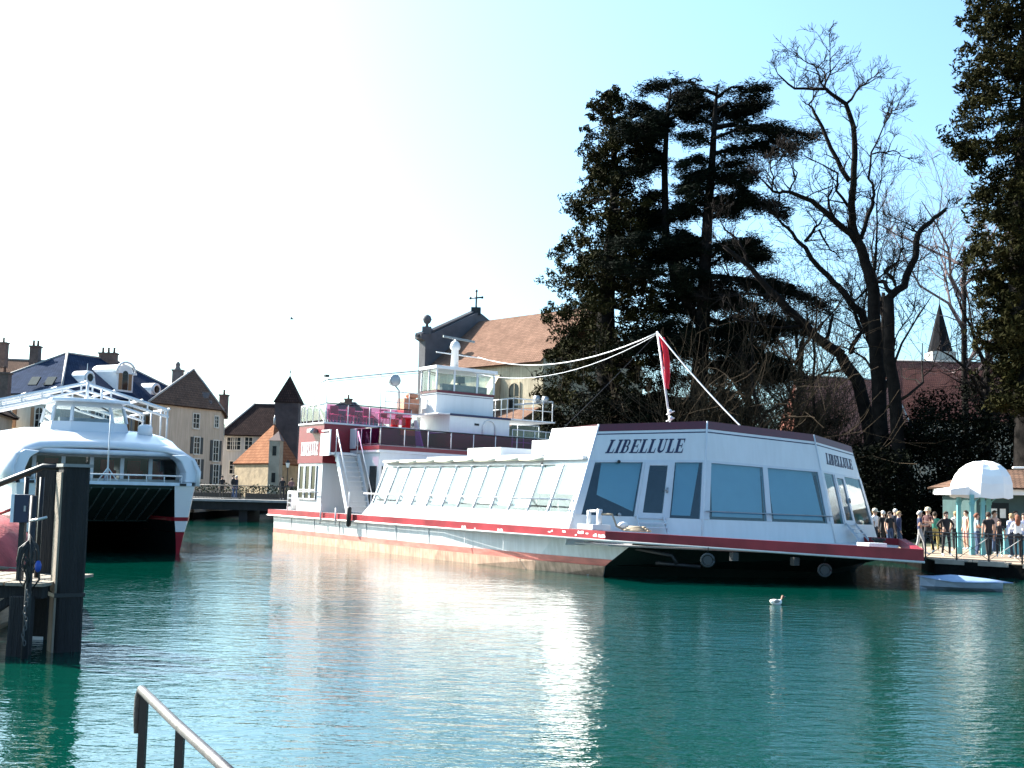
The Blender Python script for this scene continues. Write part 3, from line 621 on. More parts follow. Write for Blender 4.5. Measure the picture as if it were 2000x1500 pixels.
m = S(); m.prism([(22.9, -6.55), (37.2, -6.55), (37.2, 6.2), (22.9, 6.2)], 3.681, 3.80); m.build('saloon_roof', WHITE, ship)
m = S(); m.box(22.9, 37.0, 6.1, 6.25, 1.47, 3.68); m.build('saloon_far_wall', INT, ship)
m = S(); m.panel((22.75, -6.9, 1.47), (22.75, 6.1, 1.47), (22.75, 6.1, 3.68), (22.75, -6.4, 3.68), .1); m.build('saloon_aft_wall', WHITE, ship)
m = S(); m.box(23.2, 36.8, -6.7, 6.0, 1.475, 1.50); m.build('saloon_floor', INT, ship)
rs = random.Random(9)
for i in range(10):
    u = 23.8 + i * 1.3; m = S(); m.box(u, u + .45, -6.3, -5.8, 1.51, 1.95); m.box(u, u + .06, -6.3, -5.8, 1.96, 2.4); m.build('saloon_chair', pm('cream_chair', (.5, .47, .42), .7), ship)
m = S()
for i in range(8):
    a = 23.1 + i * 1.5; m.tube([(a, -6.66, 3.72), (a + .75, -6.68, 3.70 - .02 * (i % 2)), (a + 1.48, -6.66, 3.72)], .055, 6)
m.build('rolled_awning', pm('cream_canvas', (.62, .58, .45), .8, var=.15), ship)
m = S(); m.box(26.2, 34.4, -6.3, -1.0, 3.802, 3.90); m.build('roof_step', WHITE, ship, bevel=.03)
m = S(); m.box(28.9, 31.3, -6.0, -1.2, 3.902, 4.22); m.build('roof_locker', WHITE, ship, bevel=.02)
m = S(); m.box(33.2, 34.6, -5.9, -2.0, 3.902, 4.42); m.build('roof_locker', WHITE, ship, bevel=.02)
m = S(); m.box(34.62, 37.0, -5.85, 5.8, 3.81, 4.3); m.build('roof_infill', WHITE, ship)
# ---------------------------------------------------------------- bow house
Z0, Z1 = 0.95, 4.78
cA = (Vector((37.55, -7.38, Z0)), Vector((37.26, -6.0, Z1))); cB = (Vector((39.18, -3.16, Z0)), Vector((38.6, -2.52, Z1)))
mir = lambda p: Vector((p.x, -p.y, p.z))
FACES = {1: (cA, cB), 2: (cB, (mir(cB[0]), mir(cB[1]))), 3: ((mir(cB[0]), mir(cB[1])), (mir(cA[0]), mir(cA[1])))}
def cl(c, z): return c[0] + (c[1] - c[0]) * ((z - Z0) / (Z1 - Z0))
def fn(k):
    a, b = FACES[k]; return (b[0] - a[0]).cross(a[1] - a[0]).normalized()
LIFT = {1: (.06, .36), 2: (.36, .24), 3: (.24, .05)}     # the fascia rises towards the middle of the bow
def FP(k, t, z, o=0.0):
    a, b = FACES[k]; la, lb = LIFT[k]; q = cl(a, z).lerp(cl(b, z), t) + fn(k) * o
    q.z += (la + (lb - la) * t) * max(0, (z - 1.9) / 2.88); return q
def fpan(m, k, t0, t1, z0, z1, o=0.0, th=.06):
    return m.panel(FP(k, t0, z0, o), FP(k, t1, z0, o), FP(k, t1, z1, o), FP(k, t0, z1, o), th, fn(k))
ZSI, ZWT = 1.9, 3.55
for k in (1, 2, 3):
    m = S(); fpan(m, k, 0, 1, Z0, ZSI); m.build('bow_lower_panel', WHITE, ship)
    m = S(); fpan(m, k, 0, 1, 3.62, 4.55); up = m.build('bow_fascia', WHITE, ship)
    m = S(); fpan(m, k, 0, 1, 4.551, Z1, .01, .07); m.build('maroon_band', MAROON, ship)
    m = S(); fpan(m, k, 0.002, .998, 4.44, 4.475, .004, .01); m.build('pinstripe', NAVY, up)
    m = S(); fpan(m, k, 0, 1, ZWT, 3.62, .02, .08); m.build('window_header', ALU, ship)
wins = {1: [(.055, .46), (.735, .975)], 2: [(.045, .475), (.515, .965)], 3: [(.05, .27), (.55, .95)]}
posts = {1: [(0, .055), (.46, .48), (.715, .735), (.975, 1)], 2: [(0, .045), (.475, .515), (.965, 1)], 3: [(0, .05), (.27, .29), (.53, .55), (.95, 1)]}
doors = {1: (.48, .715), 3: (.29, .53)}
for k in (1, 2, 3):
    for a, b in posts[k]:
        m = S(); fpan(m, k, a, b, ZSI, ZWT, .025, .1); m.build('window_post', ALU, ship)
    for j, (a, b) in enumerate(wins[k]):
        m = S(); fpan(m, k, a, b, ZSI, ZWT, 0, .012); w_ = m.build('window_pane', GLASSB, ship)
        if k == 3: continue
        # blind hangs inside, a trapezium like the pulled cloth in the windows
        in0 = .03 + .02 * j
        if k == 1 and j == 0: pts = [(a + .085, 2.55), (b - .01, 2.07), (b - .005, ZWT), (a + .06, ZWT)]
        elif k == 1: pts = [(a + .02, 2.0), (b - .07, 2.0), (b - .02, ZWT), (a + .02, ZWT)]
        else: pts = [(a + .035, 2.0), (b - .015, 2.0), (b - .03 * (j == 1) - .005, ZWT), (a + .012, ZWT)]
        q = [FP(k, t, z, -.09) for t, z in pts]
        m = S(); m.panel(q[0], q[1], q[2], q[3], .012, fn(k)); m.build('blind', BLINDB, w_)
for k, (a, b) in doors.items():
    dz0 = ZSI - .05; w = b - a
    m = S(); fpan(m, k, a, a + w * .17, dz0, ZWT, .05, .08); fpan(m, k, b - w * .17, b, dz0, ZWT, .05, .08); fpan(m, k, a + w * .17, b - w * .17, ZWT - .1, ZWT, .05, .08); fpan(m, k, a + w * .17, b - w * .17, dz0, dz0 + .17, .05, .08)
    d_ = m.build('door', ALU, ship)
    m = S(); fpan(m, k, a + w * .17, b - w * .17, dz0 + .17, ZWT - .1, .02, .012); m.build('pane', GLASSB, d_)
    m = S(); m.tube([FP(k, b - w * .22, 2.7, .1), FP(k, b - w * .1, 2.7, .1)], .018, 5); m.tube([FP(k, b - w * .1, 2.62, .08), FP(k, b - w * .1, 2.78, .08)], .03, 5); m.build('handle', GREYM, d_)
    # steps below the door
    s0, s1 = FP(k, a + w * .02, dz0, .06), FP(k, b - w * .1, dz0, .06); ou = Vector((fn(k).x, fn(k).y, 0)).normalized()
    m = S()
    for p in (s0, s1): m.panel(p, p + ou * .5 + Vector((0, 0, -.55)), p + ou * .5 + Vector((0, 0, -.45)), p + Vector((0, 0, .1)), .04, (s1 - s0))
    for q in (.12, .32):
        e = ou * (.5 * q / .5 * .5 + .08) + Vector((0, 0, -.55 * q / .5 * .6 - .08)); m.hexa([s0 + e, s1 + e, s1 + e + ou * .2, s0 + e + ou * .2, s0 + e + Vector((0, 0, .03)), s1 + e + Vector((0, 0, .03)), s1 + e + ou * .2 + Vector((0, 0, .03)), s0 + e + ou * .2 + Vector((0, 0, .03))])
    m.build('boarding_steps', ALU, ship)
# corner trims, side fascia, roof
for c in (cA, cB, (mir(cB[0]), mir(cB[1]))):
    lf = .06 if c is cA else (.36 if c is cB else .24); m = S(); m.tube([cl(c, Z0) + Vector((.01, 0, 0)), cl(c, 1.9), cl(c, Z1) + Vector((0, 0, lf))], .035, 6); m.build('corner_trim', WHITE, ship)
m = S(); m.panel(side(34.75, 3.69, .02), side(37.33, 3.69, .02), side(37.26, 4.79, .02), side(34.6, 4.79, .02), .06, (0, -1, .378)); m.build('side_fascia', WHITE, ship)
m = S(); m.panel(side(37.3, 1.46, .012), side(37.52, 1.46, .012), side(37.35, 3.68, .012), side(37.3, 3.68, .012), .05, (0, -1, .378)); m.build('side_corner_post', WHITE, ship)
rp = [Vector((34.6, -5.97, 4.785)), cA[1] + Vector((0, 0, .07)), cB[1] + Vector((0, 0, .37)), mir(cB[1]) + Vector((0, 0, .25)), mir(cA[1]) + Vector((0, 0, .06)), Vector((34.6, 5.97, 4.785))]
rcen = Vector((36.2, 0, 5.1)); m = S(); m.add(rp + [rcen] + [p - Vector((0, 0, .04)) for p in rp + [rcen]], [(i, (i + 1) % 6, 6) for i in range(6)] + [(7 + (i + 1) % 6, 7 + i, 13) for i in range(6)] + [(i, 7 + i, 7 + (i + 1) % 6, (i + 1) % 6) for i in range(6)]); m.build('bow_roof', MAROON, ship)
m = S(); m.panel((34.62, 5.9, 3.9), (34.62, -5.9, 3.9), (34.62, -5.9, 4.78), (34.62, 5.9, 4.78), .05); m.build('bow_aft_wall', WHITE, ship)
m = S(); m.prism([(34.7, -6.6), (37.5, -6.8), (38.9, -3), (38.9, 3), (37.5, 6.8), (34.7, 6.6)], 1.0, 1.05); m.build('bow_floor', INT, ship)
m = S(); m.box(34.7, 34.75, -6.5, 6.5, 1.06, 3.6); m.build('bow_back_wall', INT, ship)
m = S(); m.panel((37.4, 7.2, 1.46), (34.7, 7.2, 1.46), (34.7, 6.02, 4.78), (37.26, 6.02, 4.78), .06, (0, 1, .35)); m.build('far_side_wall', WHITE, ship)
for i, u in enumerate((15.2, 17.9, 20.6, 23.3, 26.0, 28.7, 31.4, 34.0)):
    m = S(); m.panel((u, -7.452, .57), (u + .03, -7.452, .57), (u + .03, -7.458, 1.19), (u, -7.458, 1.19), .02, (0, -1, 0)); m.build('plating_seam', HULLW, ship)
for u, y in ((37.2, -4.5), (37.6, -2.2), (37.2, .5), (37.3, 3.0), (36.2, -5.2), (36.0, 4.6)):
    m = S(); m.lathe([(.4, 1.78), (.4, 1.82)], 12, (u, y, 0)); m.tube([(u, y, 1.06), (u, y, 1.78)], .05, 6); m.lathe([(.2, 1.06), (.06, 1.1)], 10, (u, y, 0)); m.build('bow_table', pm('cream_chair', (.5, .47, .42), .7), ship)
for k, t, z in ((1, .25, ZWT + .0), (1, .34, 1.93)):
    m = S(); p = FP(k, t, z, .1); m.ball(p, .06); m.tube([p, FP(k, t, z + .05, .0)], .02, 5); m.build('deck_lamp', DARKM if z > 3 else GREYM, ship)
m = S(); m.tube([FP(2, .0, 2.12, .12), FP(2, 1.0, 2.12, .12)], .02, 6)
for t in (.03, .5, .97): m.tube([FP(2, t, 2.12, .12), FP(2, t, 2.12, .0)], .02, 5); m.tube([FP(2, t, 2.12, .12), FP(2, t, 1.95, .12)], .015, 5)
m.build('bow_handrail', GREYM, ship)
# ---------------------------------------------------------------- lettering
def letters(word, place, h, mat, parent, name, slant=.18, adv=1.0, bold=.25, serif=True):
    """block letters with slab serifs; place(x, y) maps lettering units (height 1) to a point and gives thickness dir"""
    x = 0.0
    W_ = {'L': .72, 'I': .42, 'B': .82, 'E': .8, 'U': .88}
    tot = sum(W_[c] for c in word) + .1 * (len(word) - 1)
    m = S()
    def quad(pts):
        q = [place((px + py * slant) / tot, py) for px, py in pts]; n_ = place(None, None); m.extrude(q, n_)
    for c in word:
        w = W_[c]; b = bold; s = .07
        def R_(x0, x1, y0, y1): quad([(x + x0, y0), (x + x1, y0), (x + x1, y1), (x + x0, y1)])
        if c == 'L':
            R_(.1, .1 + b, 0.08, .92); R_(0, .1 + b + .12, .921, 1.0); R_(0, w, 0, .079); quad([(x + w - .09, .08), (x + w, .08), (x + w, .34), (x + w - .03, .34)])
        if c == 'I': R_(.1, .1 + b, .08, .92); R_(0, .42, .921, 1); R_(0, .42, 0, .079)
        if c == 'E':
            R_(.1, .1 + b, .08, .92); R_(0, w - .02, .921, 1); R_(0, w, 0, .079); R_(.101 + b, .1 + b + .22, .47, .54); R_(.1 + b + .221, .1 + b + .28, .36, .65)
            quad([(x + w - .1, .08), (x + w, .08), (x + w, .32), (x + w - .03, .32)]); quad([(x + w - .05, .72), (x + w - .02, .72), (x + w - .02, .92), (x + w - .12, .92)])
        if c == 'B':
            R_(.1, .1 + b, .08, .92); R_(0, .5, .921, 1); R_(0, .52, 0, .079); R_(.101 + b, .5, .475, .545)
            for cy, ry, rx in ((.735, .225, .2), (.275, .235, .26)):
                n_ = 5
                for i in range(n_):
                    a0, a1 = -math.pi / 2 + math.pi * i / n_, -math.pi / 2 + math.pi * (i + 1) / n_
                    o = lambda a: (x + .5 + rx * math.cos(a), cy + (ry + .035) * math.sin(a)); ii = lambda a: (x + .5 + (rx - .17) * math.cos(a), cy + (ry - .045) * math.sin(a))
                    quad([ii(a0), o(a0), o(a1), ii(a1)])
        if c == 'U':
            R_(.1, .1 + b, .3, .92); R_(0, .42, .921, 1); R_(.68, .76, .3, .92); R_(.58, .88, .921, 1)
            n_ = 6
            for i in range(n_):
                a0, a1 = math.pi + math.pi * i / n_, math.pi + math.pi * (i + 1) / n_
                f = lambda a, r: (x + .43 + r * math.cos(a), .3 + (r - .03) * math.sin(a))
                r0 = lambda a: .33 ; r1 = lambda a: .33 - b + (b - .08) * (a - math.pi) / math.pi
                quad([f(a0, r1(a0)), f(a0, r0(a0)), f(a1, r0(a1)), f(a1, r1(a1))])
        x += w + .1
    return m.build(name, mat, parent)
def face_text(k, t0, t1, z0, z1):
    def place(x, y):
        if x is None: return fn(k) * -.012
        return FP(k, t0 + (t1 - t0) * x, z0 + (z1 - z0) * y, .014)
    return place
letters('LIBELLULE', face_text(1, .12, .79, 3.84, 4.27), 1, NAVY, ship, 'name_lettering', slant=.25)
letters('LIBELLULE', face_text(3, .19, .86, 3.88, 4.26), 1, NAVY, ship, 'name_lettering', slant=.25)
# ---------------------------------------------------------------- bow fittings
m = S(); m.box(37.9, 38.7, -7.2, -6.5, 1.46, 1.62); m.tube([(38.1, -6.9, 1.6), (38.1, -6.9, 2.05)], .07, 8); m.tube([(38.5, -6.8, 1.6), (38.5, -6.8, 2.1)], .09, 8); m.tube([(38.1, -6.9, 2.02), (38.6, -6.78, 2.05)], .04, 6); m.build('mooring_bitts', WHITE, ship)
m = S(); m.tube([(38.5, -6.8, 1.95), (38.9, -6.6, 1.95), (39.0, -6.5, 1.6), (39.2, -6.4, 1.5)], .035, 6)
for r in range(3): m.tube([(39.4 + (.5 - .1 * r) * math.cos(a * .5), -6.0 + (.35 - .07 * r) * math.sin(a * .5), 1.49 + .05 * r) for a in range(13)], .035, 5)
m.build('mooring_rope', pm('rope', (.3, .24, .17), .9), ship)
m = S(); m.ball((38.95, -6.2, 1.62), .14, .2, .12); m.build('coiled_line', pm('white_line', (.7, .69, .66), .8), ship)
for (u, y, z) in ((41.6, -5.1, .72), (43.2, -1.9, .55)):
    t = Vector((5.5, 7.54, 0)).normalized(); n_ = Vector((t.y, -t.x, 0)); p = Vector((u, y, z)) + n_ * .1
    m = S(); m.add([], [])
    ring = [p + (t * math.cos(2 * math.pi * i / 14) + Vector((0, 0, 1)) * math.sin(2 * math.pi * i / 14)) * .18 for i in range(15)]
    m.tube(ring, .045, 6); o = m.build('tyre_fender', pm('grey_rubber', (.03, .033, .034), .5, var=.3), ship)
    m = S(); m.extrude([p + (t * math.cos(2 * math.pi * i / 10) + Vector((0, 0, 1)) * math.sin(2 * math.pi * i / 10)) * .14 for i in range(10)], n_ * .05); m.build('hub', pm('dull_hub', (.03, .031, .033), .5), o)
    m = S(); m.tube([p + Vector((0, 0, .2)), Vector((u, y, 1.1)) + n_ * .2], .015, 5); m.build('rope', DARKM, o)
for (u, y, z) in ((41.9, -4.5, .85), (42.8, -2.9, .78)):
    m = S(); m.box(u, u + .16, y, y + .22, z - .12, z + .12); m.build('hull_bracket', pm('dull_hub', (.03, .031, .033), .5), ship)
m = S(); m.box(43.3, 43.8, -.6, .2, 1.06, 1.4); m.build('deck_locker', WHITE, ship, bevel=.02)
m = S(); m.lathe([(.2, 0), (.14, .1), (.14, .35), (.22, .4), (.22, .45)], 10, (42.3, 1.6, 1.06)); m.build('windlass', DARKM, ship)
m = S(); m.tube([(39.6, -6.2, .95), (40.6, -5.6, .8), (40.7, -5.5, .55)], .07, 6); m.tube([(40.2, -5.9, .55), (41.2, -5.0, .5)], .06, 6); m.build('anchor', DARKM, ship)
# ---------------------------------------------------------------- stern block, decks, tower
m = S(); m.box(15.4, 18.2, -7.3, 6.4, 1.46, 3.68); m.build('stern_house', WHITE, ship)
m = S(); m.box(15.35, 18.25, -7.35, 6.45, 3.683, 5.48); m.build('stern_upper_house', MAROON if False else pm('stern_red', (0.17, 0.004, 0.013), 0.4, var=0.1), ship)
m = S(); m.box(15.3, 18.3, -7.4, 6.5, 5.483, 5.56); m.build('sun_deck', WHITE, ship)
for i in range(3):
    a = 15.6 + i * .7
    m = S(); m.box(a, a + .62, -7.33, -7.29, 2.05, 3.55); o = m.build('stern_window', PANE, ship)
    m = S()
    for x in (a, a + .56): m.box(x, x + .06, -7.36, -7.331, 2.05, 3.55)
    for z in (2.0, 2.42, 3.55): m.box(a - .02, a + .64, -7.365, -7.331, z, z + .06)
    m.build('frame', WHITE, o)
m = S(); m.tube([(14.6, -7.42, 2.35), (18.2, -7.42, 2.35)], .025, 6); m.tube([(14.6, -7.42, 2.35), (14.6, -7.42, 1.45)], .025, 6); m.build('stern_handrail', STEEL, ship)
def st_place(x, y):
    if x is None: return Vector((0, .012, 0))
    return Vector((15.75 + 1.95 * x, -7.365, 4.05 + .62 * y))
letters('LIBELLULE', st_place, 1, pm('white_lettering', (.8, .8, .8), .5), ship, 'stern_lettering', slant=0.0)
m = S(); m.box(13.2, 13.75, -6.9, -6.4, 1.46, 2.35)
o = m.build('stern_locker', WHITE, ship, bevel=.02)
m = S()
for r in range(3):
    for c in range(2): m.box(13.28 + c * .22, 13.44 + c * .22, -6.93, -6.901, 1.62 + r * .23, 1.78 + r * .23)
m.build('locker_opening', DARKM, o)
m = S(); m.box(14.2, 15.2, -6.8, -6.0, 1.46, 1.75); m.build('stern_bitts', pm('buff_paint', (.5, .42, .3), .6), ship)
m = S(); m.box(16.9, 17.5, -7.62, -7.36, 5.08, 5.26); m.ball((17.5, -7.6, 5.15), .13); m.tube([(17.2, -7.36, 5.3), (17.2, -7.6, 5.25)], .02); m.build('stern_floodlight', GREYM, ship)
# sun deck rail: starboard and bow side
def railing(pts, h, name, step, glassmat=None, post=.022, top=.028, topmat=None, lean=0.0, mids=()):
    """posts, top rail and glass sheets between points"""
    m = S(); tp = [Vector(p) + Vector((0, 0, h)) for p in pts]; m.tube(tp, top, 6)
    for q in mids: m.tube([Vector(p) + Vector((0, 0, h * q)) for p in pts], top * .7, 5)
    o = m.build(name, topmat or STEEL, ship)
    for a, b in zip(pts[:-1], pts[1:]):
        a, b = Vector(a), Vector(b); L = (b - a).length; n = max(1, round(L / step))
        for i in range(n + 1):
            p = a.lerp(b, i / n); m = S(); m.tube([p, p + Vector((0, 0, h))], post, 6); m.build('post', STEEL, o)
        if glassmat:
            for i in range(n):
                p, q = a.lerp(b, (i + .03) / n), a.lerp(b, (i + .97) / n); m = S(); m.panel(p + Vector((0, 0, .1)), q + Vector((0, 0, .1)), q + Vector((0, 0, h - .04)), p + Vector((0, 0, h - .04)), .012); m.build('glass_sheet', glassmat, o)
    return o
GLM = glass('magenta_glass', (0.55, 0.16, 0.32)); GLP = glass('violet_glass', (0.3, 0.05, 0.3))
railing([(15.35, -7.3, 5.57), (18.2, -7.3, 5.57)], .82, 'sun_deck_railing', .7, glass('clear_rail_glass', (.75, .8, .8)))
railing([(18.22, -7.28, 5.57), (18.22, -2.9, 5.57)], .86, 'sun_deck_railing', 1.05, GLM, topmat=DARKM)
railing([(15.35, -7.3, 5.57), (15.35, 6.4, 5.57)], .82, 'sun_deck_railing', 1.4, glass('clear_rail_glass'))
rs = random.Random(12)
for i in range(5):
    y = -6.7 + i * .85; m = S(); m.box(17.3, 17.75, y, y + .42, 5.98, 6.02); m.box(17.3, 17.34, y, y + .42, 6.02, 6.4)
    for du in (.02, .4):
        for dy in (.02, .38): m.tube([(17.3 + du, y + dy, 5.57), (17.3 + du, y + dy, 5.98)], .016, 4)
    m.build('deck_chair', pm('purple_seat', (.3, .04, .14), .6), ship)
# light pergola posts and wires over the sun deck
for u, z in ((15.7, 7.3), (16.8, 7.35), (18.2, 7.5)):
    m = S(); m.tube([(u, -7.3, 5.6), (u, -7.3, z)], .018, 5); m.build('awning_post', STEEL, ship)
m = S(); m.tube([(18.2, -4.5, 5.6), (18.2, -4.6, 8.0)], .02, 5); m.build('awning_post', STEEL, ship)
m = S(); m.tube([(15.7, -7.3, 7.3), (16.8, -7.3, 7.35), (18.2, -7.3, 7.5), (18.2, -4.6, 8.0), (18.1, -2.2, 8.42)], .028, 5); m.tube([(15.7, -7.2, 7.25), (18.2, -7.2, 7.42), (18.1, -2.3, 8.3)], .014, 4); m.build('awning_wire', GREYM, ship)
m = S(); m.box(18.1, 18.3, -7.45, -7.25, 7.62, 7.72); m.build('rail_lamp', DARKM, ship)
m = S(); m.lathe([(.05, -.2), (.26, -.12), (.28, .12), (.24, .14)], 12, (18.35, -3.95, 7.75), ax='x'); m.tube([(18.3, -3.95, 7.6), (18.2, -3.6, 7.3), (18.1, -3.5, 6.4)], .04, 6); m.build('searchlight', GREYM, ship)
# second deck block
m = S(); m.box(18.3, 21.2, -5.92, 5.6, 1.46, 4.2); m.build('mid_house', WHITE, ship)
m = S(); m.box(18.26, 21.26, -6.0, 6.0, 4.203, 4.32); m.build('white_band', WHITE, ship)
m = S(); m.box(18.24, 21.28, -6.02, 6.02, 4.322, 4.5); m.build('maroon_band', pm('stern_red'  , (0.17, 0.004, 0.013)), ship)
m = S(); m.box(18.3, 21.2, -5.9, 5.9, 4.501, 4.54); m.build('middle_deck', DECKM, ship)
m = S(); m.box(20.3, 20.95, -5.96, -5.93, 1.9, 3.6); m.build('mid_window', PANE, ship)
m = S(); m.box(21.205, 21.24, -5.8, -5.2, 1.9, 3.6); m.build('mid_window', PANE, ship)
railing([(18.3, -5.95, 4.5), (21.22, -5.95, 4.5), (21.22, 6.0, 4.5)], .8, 'middle_deck_railing', 1.15, GLP, topmat=DARKM, mids=(.1,))
m = S(); m.panel((18.3, -6.05, 4.4), (18.9, -6.05, 4.4), (18.9, -6.05, 5.32), (18.25, -6.05, 5.32), .05); m.build('stair_screen', WHITE, ship)
# staircase from the side deck up to the stern landing
ST0, ST1 = Vector((21.0, 0, 1.47)), Vector((19.25, 0, 4.12)); y0, y1 = -7.2, -6.15
for y in (y0, y1):
    m = S(); a, b = Vector((ST0.x, y, ST0.z)), Vector((ST1.x, y, ST1.z)); m.hexa([a, a + Vector((0, .05, 0)), a + Vector((-.28, .05, 0)), a + Vector((-.28, 0, 0)), b + Vector((.28, 0, 0)), b + Vector((.28, .05, 0)), b + Vector((0, .05, 0)), b])
    m.build('stair_stringer', WHITE, ship)
    m = S(); m.tube([a + Vector((0, 0, .95)), b + Vector((.1, 0, 1.05))], .03, 6); m.tube([a, a + Vector((0, 0, .95))], .025, 6); m.tube([b + Vector((.1, 0, 0)), b + Vector((.1, 0, 1.05))], .025, 6); m.build('stair_handrail', STEEL, ship)
n_ = 12; stp = MB(); stp.box(-.14, .14, 0, y1 - y0 - .06, -.02, .02); stp.box(-.145, -.12, 0, y1 - y0 - .06, .021, .2); sme = stp.mesh('stair_tread', WHITE)
for i in range(n_):
    p = ST0.lerp(ST1, (i + .5) / n_); o = inst('stair_tread', sme, ship); o.location = (p.x - .12 - 29, y0 + .055, p.z - .02)
m = S(); m.box(18.22, 19.35, -7.45, -6.1, 4.05, 4.15); m.build('stair_landing', WHITE, ship)
m = S(); m.box(18.26, 19.3, -7.5, -7.45, 4.0, 5.02); m.box(18.26, 19.3, -7.47, -7.44, 5.1, 5.17); m.box(19.2, 19.28, -7.5, -7.44, 5.02, 5.17); m.build('landing_screen', WHITE, ship)
# tower
m = S(); m.box(17.45, 20.2, -1.85, 1.3, 4.541, 5.36); m.build('tower_foot', pm('stern_red', (0.17, 0.004, 0.013)), ship)
m = S(); m.box(17.42, 20.28, -1.95, 1.36, 5.362, 6.2); m.build('tower_base', WHITE, ship)
m = S(); m.box(17.2, 20.32, -2.6, 4.0, 6.203, 6.26); m.build('bridge_deck', WHITE, ship)
m = S(); m.box(20.3, 20.345, -1.97, 1.4, 6.16, 6.262); m.build('base_trim', NAVY, ship)
def block(m, z0, z1, u0, u1, ya, yb, fu=0.0, fy=0.0):
    m.hexa([(u0, ya, z0), (u1, ya, z0), (u1, yb, z0), (u0, yb, z0), (u0 + fu, ya + fy, z1), (u1 - fu, ya + fy, z1), (u1 - fu, yb - fy, z1), (u0 + fu, yb - fy, z1)])
m = S(); block(m, 6.263, 7.3, 17.65, 19.25, -2.15, 1.05, .0, .02); m.build('tower_middle', WHITE, ship)
m = S(); block(m, 7.302, 7.42, 17.65, 19.28, -2.16, 1.06); m.build('maroon_band', MAROON, ship)
m = S(); block(m, 7.21, 7.235, 17.64, 19.265, -2.155, 1.055); m.build('pinstripe', NAVY, ship)
# pilot house glazing
pu0, pu1, py0, py1 = 17.75, 19.26, -2.18, 1.02
m = S(); block(m, 8.42, 8.58, pu0 - .12, pu1 + .14, py0 - .12, py1 + .12); m.build('pilot_roof', WHITE, ship, bevel=.02)
cols = [(pu1, py0), (pu1, (py0 * 2 + py1) / 3 - .1), (pu1, (py0 + 2 * py1) / 3 + .1), (pu1, py1), (pu0, py0), (pu0, py1), ((pu0 + pu1) / 2, py0)]
for u, y in cols:
    m = S(); m.box(u - .035, u + .035, y - .035, y + .035, 7.421, 8.42); m.build('pilot_post', ALU, ship)
CLR = glass('pilot_glass', (.8, .85, .84))
fr = [py0, (py0 * 2 + py1) / 3 - .1, (py0 + 2 * py1) / 3 + .1, py1]
for a, b in zip(fr[:-1], fr[1:]):
    m = S(); m.box(pu1 - .006, pu1 + .006, a + .04, b - .04, 7.43, 8.41); m.build('pilot_window', CLR, ship)
    m = S(); m.box(pu0 - .006, pu0 + .006, a + .04, b - .04, 7.43, 8.41); m.build('pilot_window', CLR, ship)
for y in (py0, py1):
    for a, b in ((pu0, (pu0 + pu1) / 2), ((pu0 + pu1) / 2, pu1)): m = S(); m.box(a + .04, b - .04, y - .006, y + .006, 7.43, 8.41); m.build('pilot_window', CLR, ship)
m = S(); m.box(18.9, 19.15, -1.8, .7, 7.43, 7.75); m.build('console', pm('console_grey', (.12, .12, .12), .6), ship)
m = S(); m.tube([(18.7, -.6, 7.43), (18.7, -.6, 7.9)], .05, 6); m.box(18.55, 18.85, -.8, -.4, 7.9, 8.2); m.build('helm_chair', pm('chair_dark', (.05, .05, .05), .6), ship)
# mast, radar, yard
m = S(); m.lathe([(.2, 8.58), (.17, 9.5), (.22, 9.52), (.26, 9.65), (.2, 9.85), (.1, 9.95)], 12, (18.6, -.87, 0)); m.build('mast', WHITE, ship)
m = S(); m.tube([(18.6, -.87, 9.9), (18.6, -.87, 10.02)], .06, 8); m.hexa([(18.9, -1.75, 10.0), (18.98, -1.75, 10.0), (18.4, .35, 10.0), (18.32, .35, 10.0), (18.9, -1.75, 10.1), (18.98, -1.75, 10.1), (18.4, .35, 10.1), (18.32, .35, 10.1)]); m.build('radar_bar', GREYM, ship)
m = S(); m.tube([(18.6, -1.9, 9.3), (18.6, .5, 9.25)], .03, 6); m.build('mast_yard', STEEL, ship)
# rails on the bridge deck, left and right
for ya, yb in ((-4.2, -2.3), (1.6, 3.9)):
    o = railing([(18.0, ya, 6.0 if ya < 0 else 6.26), (20.2 if ya > 0 else 18.0, ya, 6.0 if ya < 0 else 6.26), (20.2 if ya > 0 else 18.0, yb, 6.0 if ya < 0 else 6.26)] if ya > 0 else [(18.0, ya, 6.26), (18.0, yb, 6.26)], 1.0, 'bridge_railing', .55, None, mids=(.5,))
m = S(); m.box(17.4, 18.3, -4.4, -2.6, 6.2, 6.259); m.build('bridge_wing', WHITE, ship)
railing([(20.2, 1.6, 4.54), (20.2, 4.2, 4.54)], 1.2, 'middle_deck_barrier', .6, glass('clear_rail_glass'), mids=(.5,))
m = S(); m.lathe([(.22, 0), (.22, .42), (.26, .44), (.26, .5)], 12, (18.05, -3.05, 5.56)); m.lathe([(.2, 0), (.2, .4)], 12, (17.75, -3.55, 5.56)); m.build('red_bin', pm('bright_red', (.75, .01, .015), .4), ship)
m = S(); m.box(18.26, 18.4, -3.5, -2.6, 5.2, 5.5); m.build('yellow_box', pm('yellow_paint', (.6, .34, .03), .5), ship)
m = S(); m.panel((18.6, -2.75, 4.54), (19.3, -2.75, 4.54), (18.5, -2.75, 5.95), (18.2, -2.75, 5.95), .06); m.build('tower_ladder', WHITE, ship)
m = S(); m.tube([(20.32, -.15, 5.36), (20.32, -.15, 5.8), (20.32, -.02, 6.0), (20.32, .2, 6.08), (20.32, .42, 6.0), (20.32, .55, 5.8), (20.32, .55, 5.36)], .035, 6); m.build('arched_grab_rail', STEEL, ship)
m = S(); m.box(20.281, 20.3, -.6, -.35, 5.78, 5.88); m.build('tower_vent', DARKM, ship)
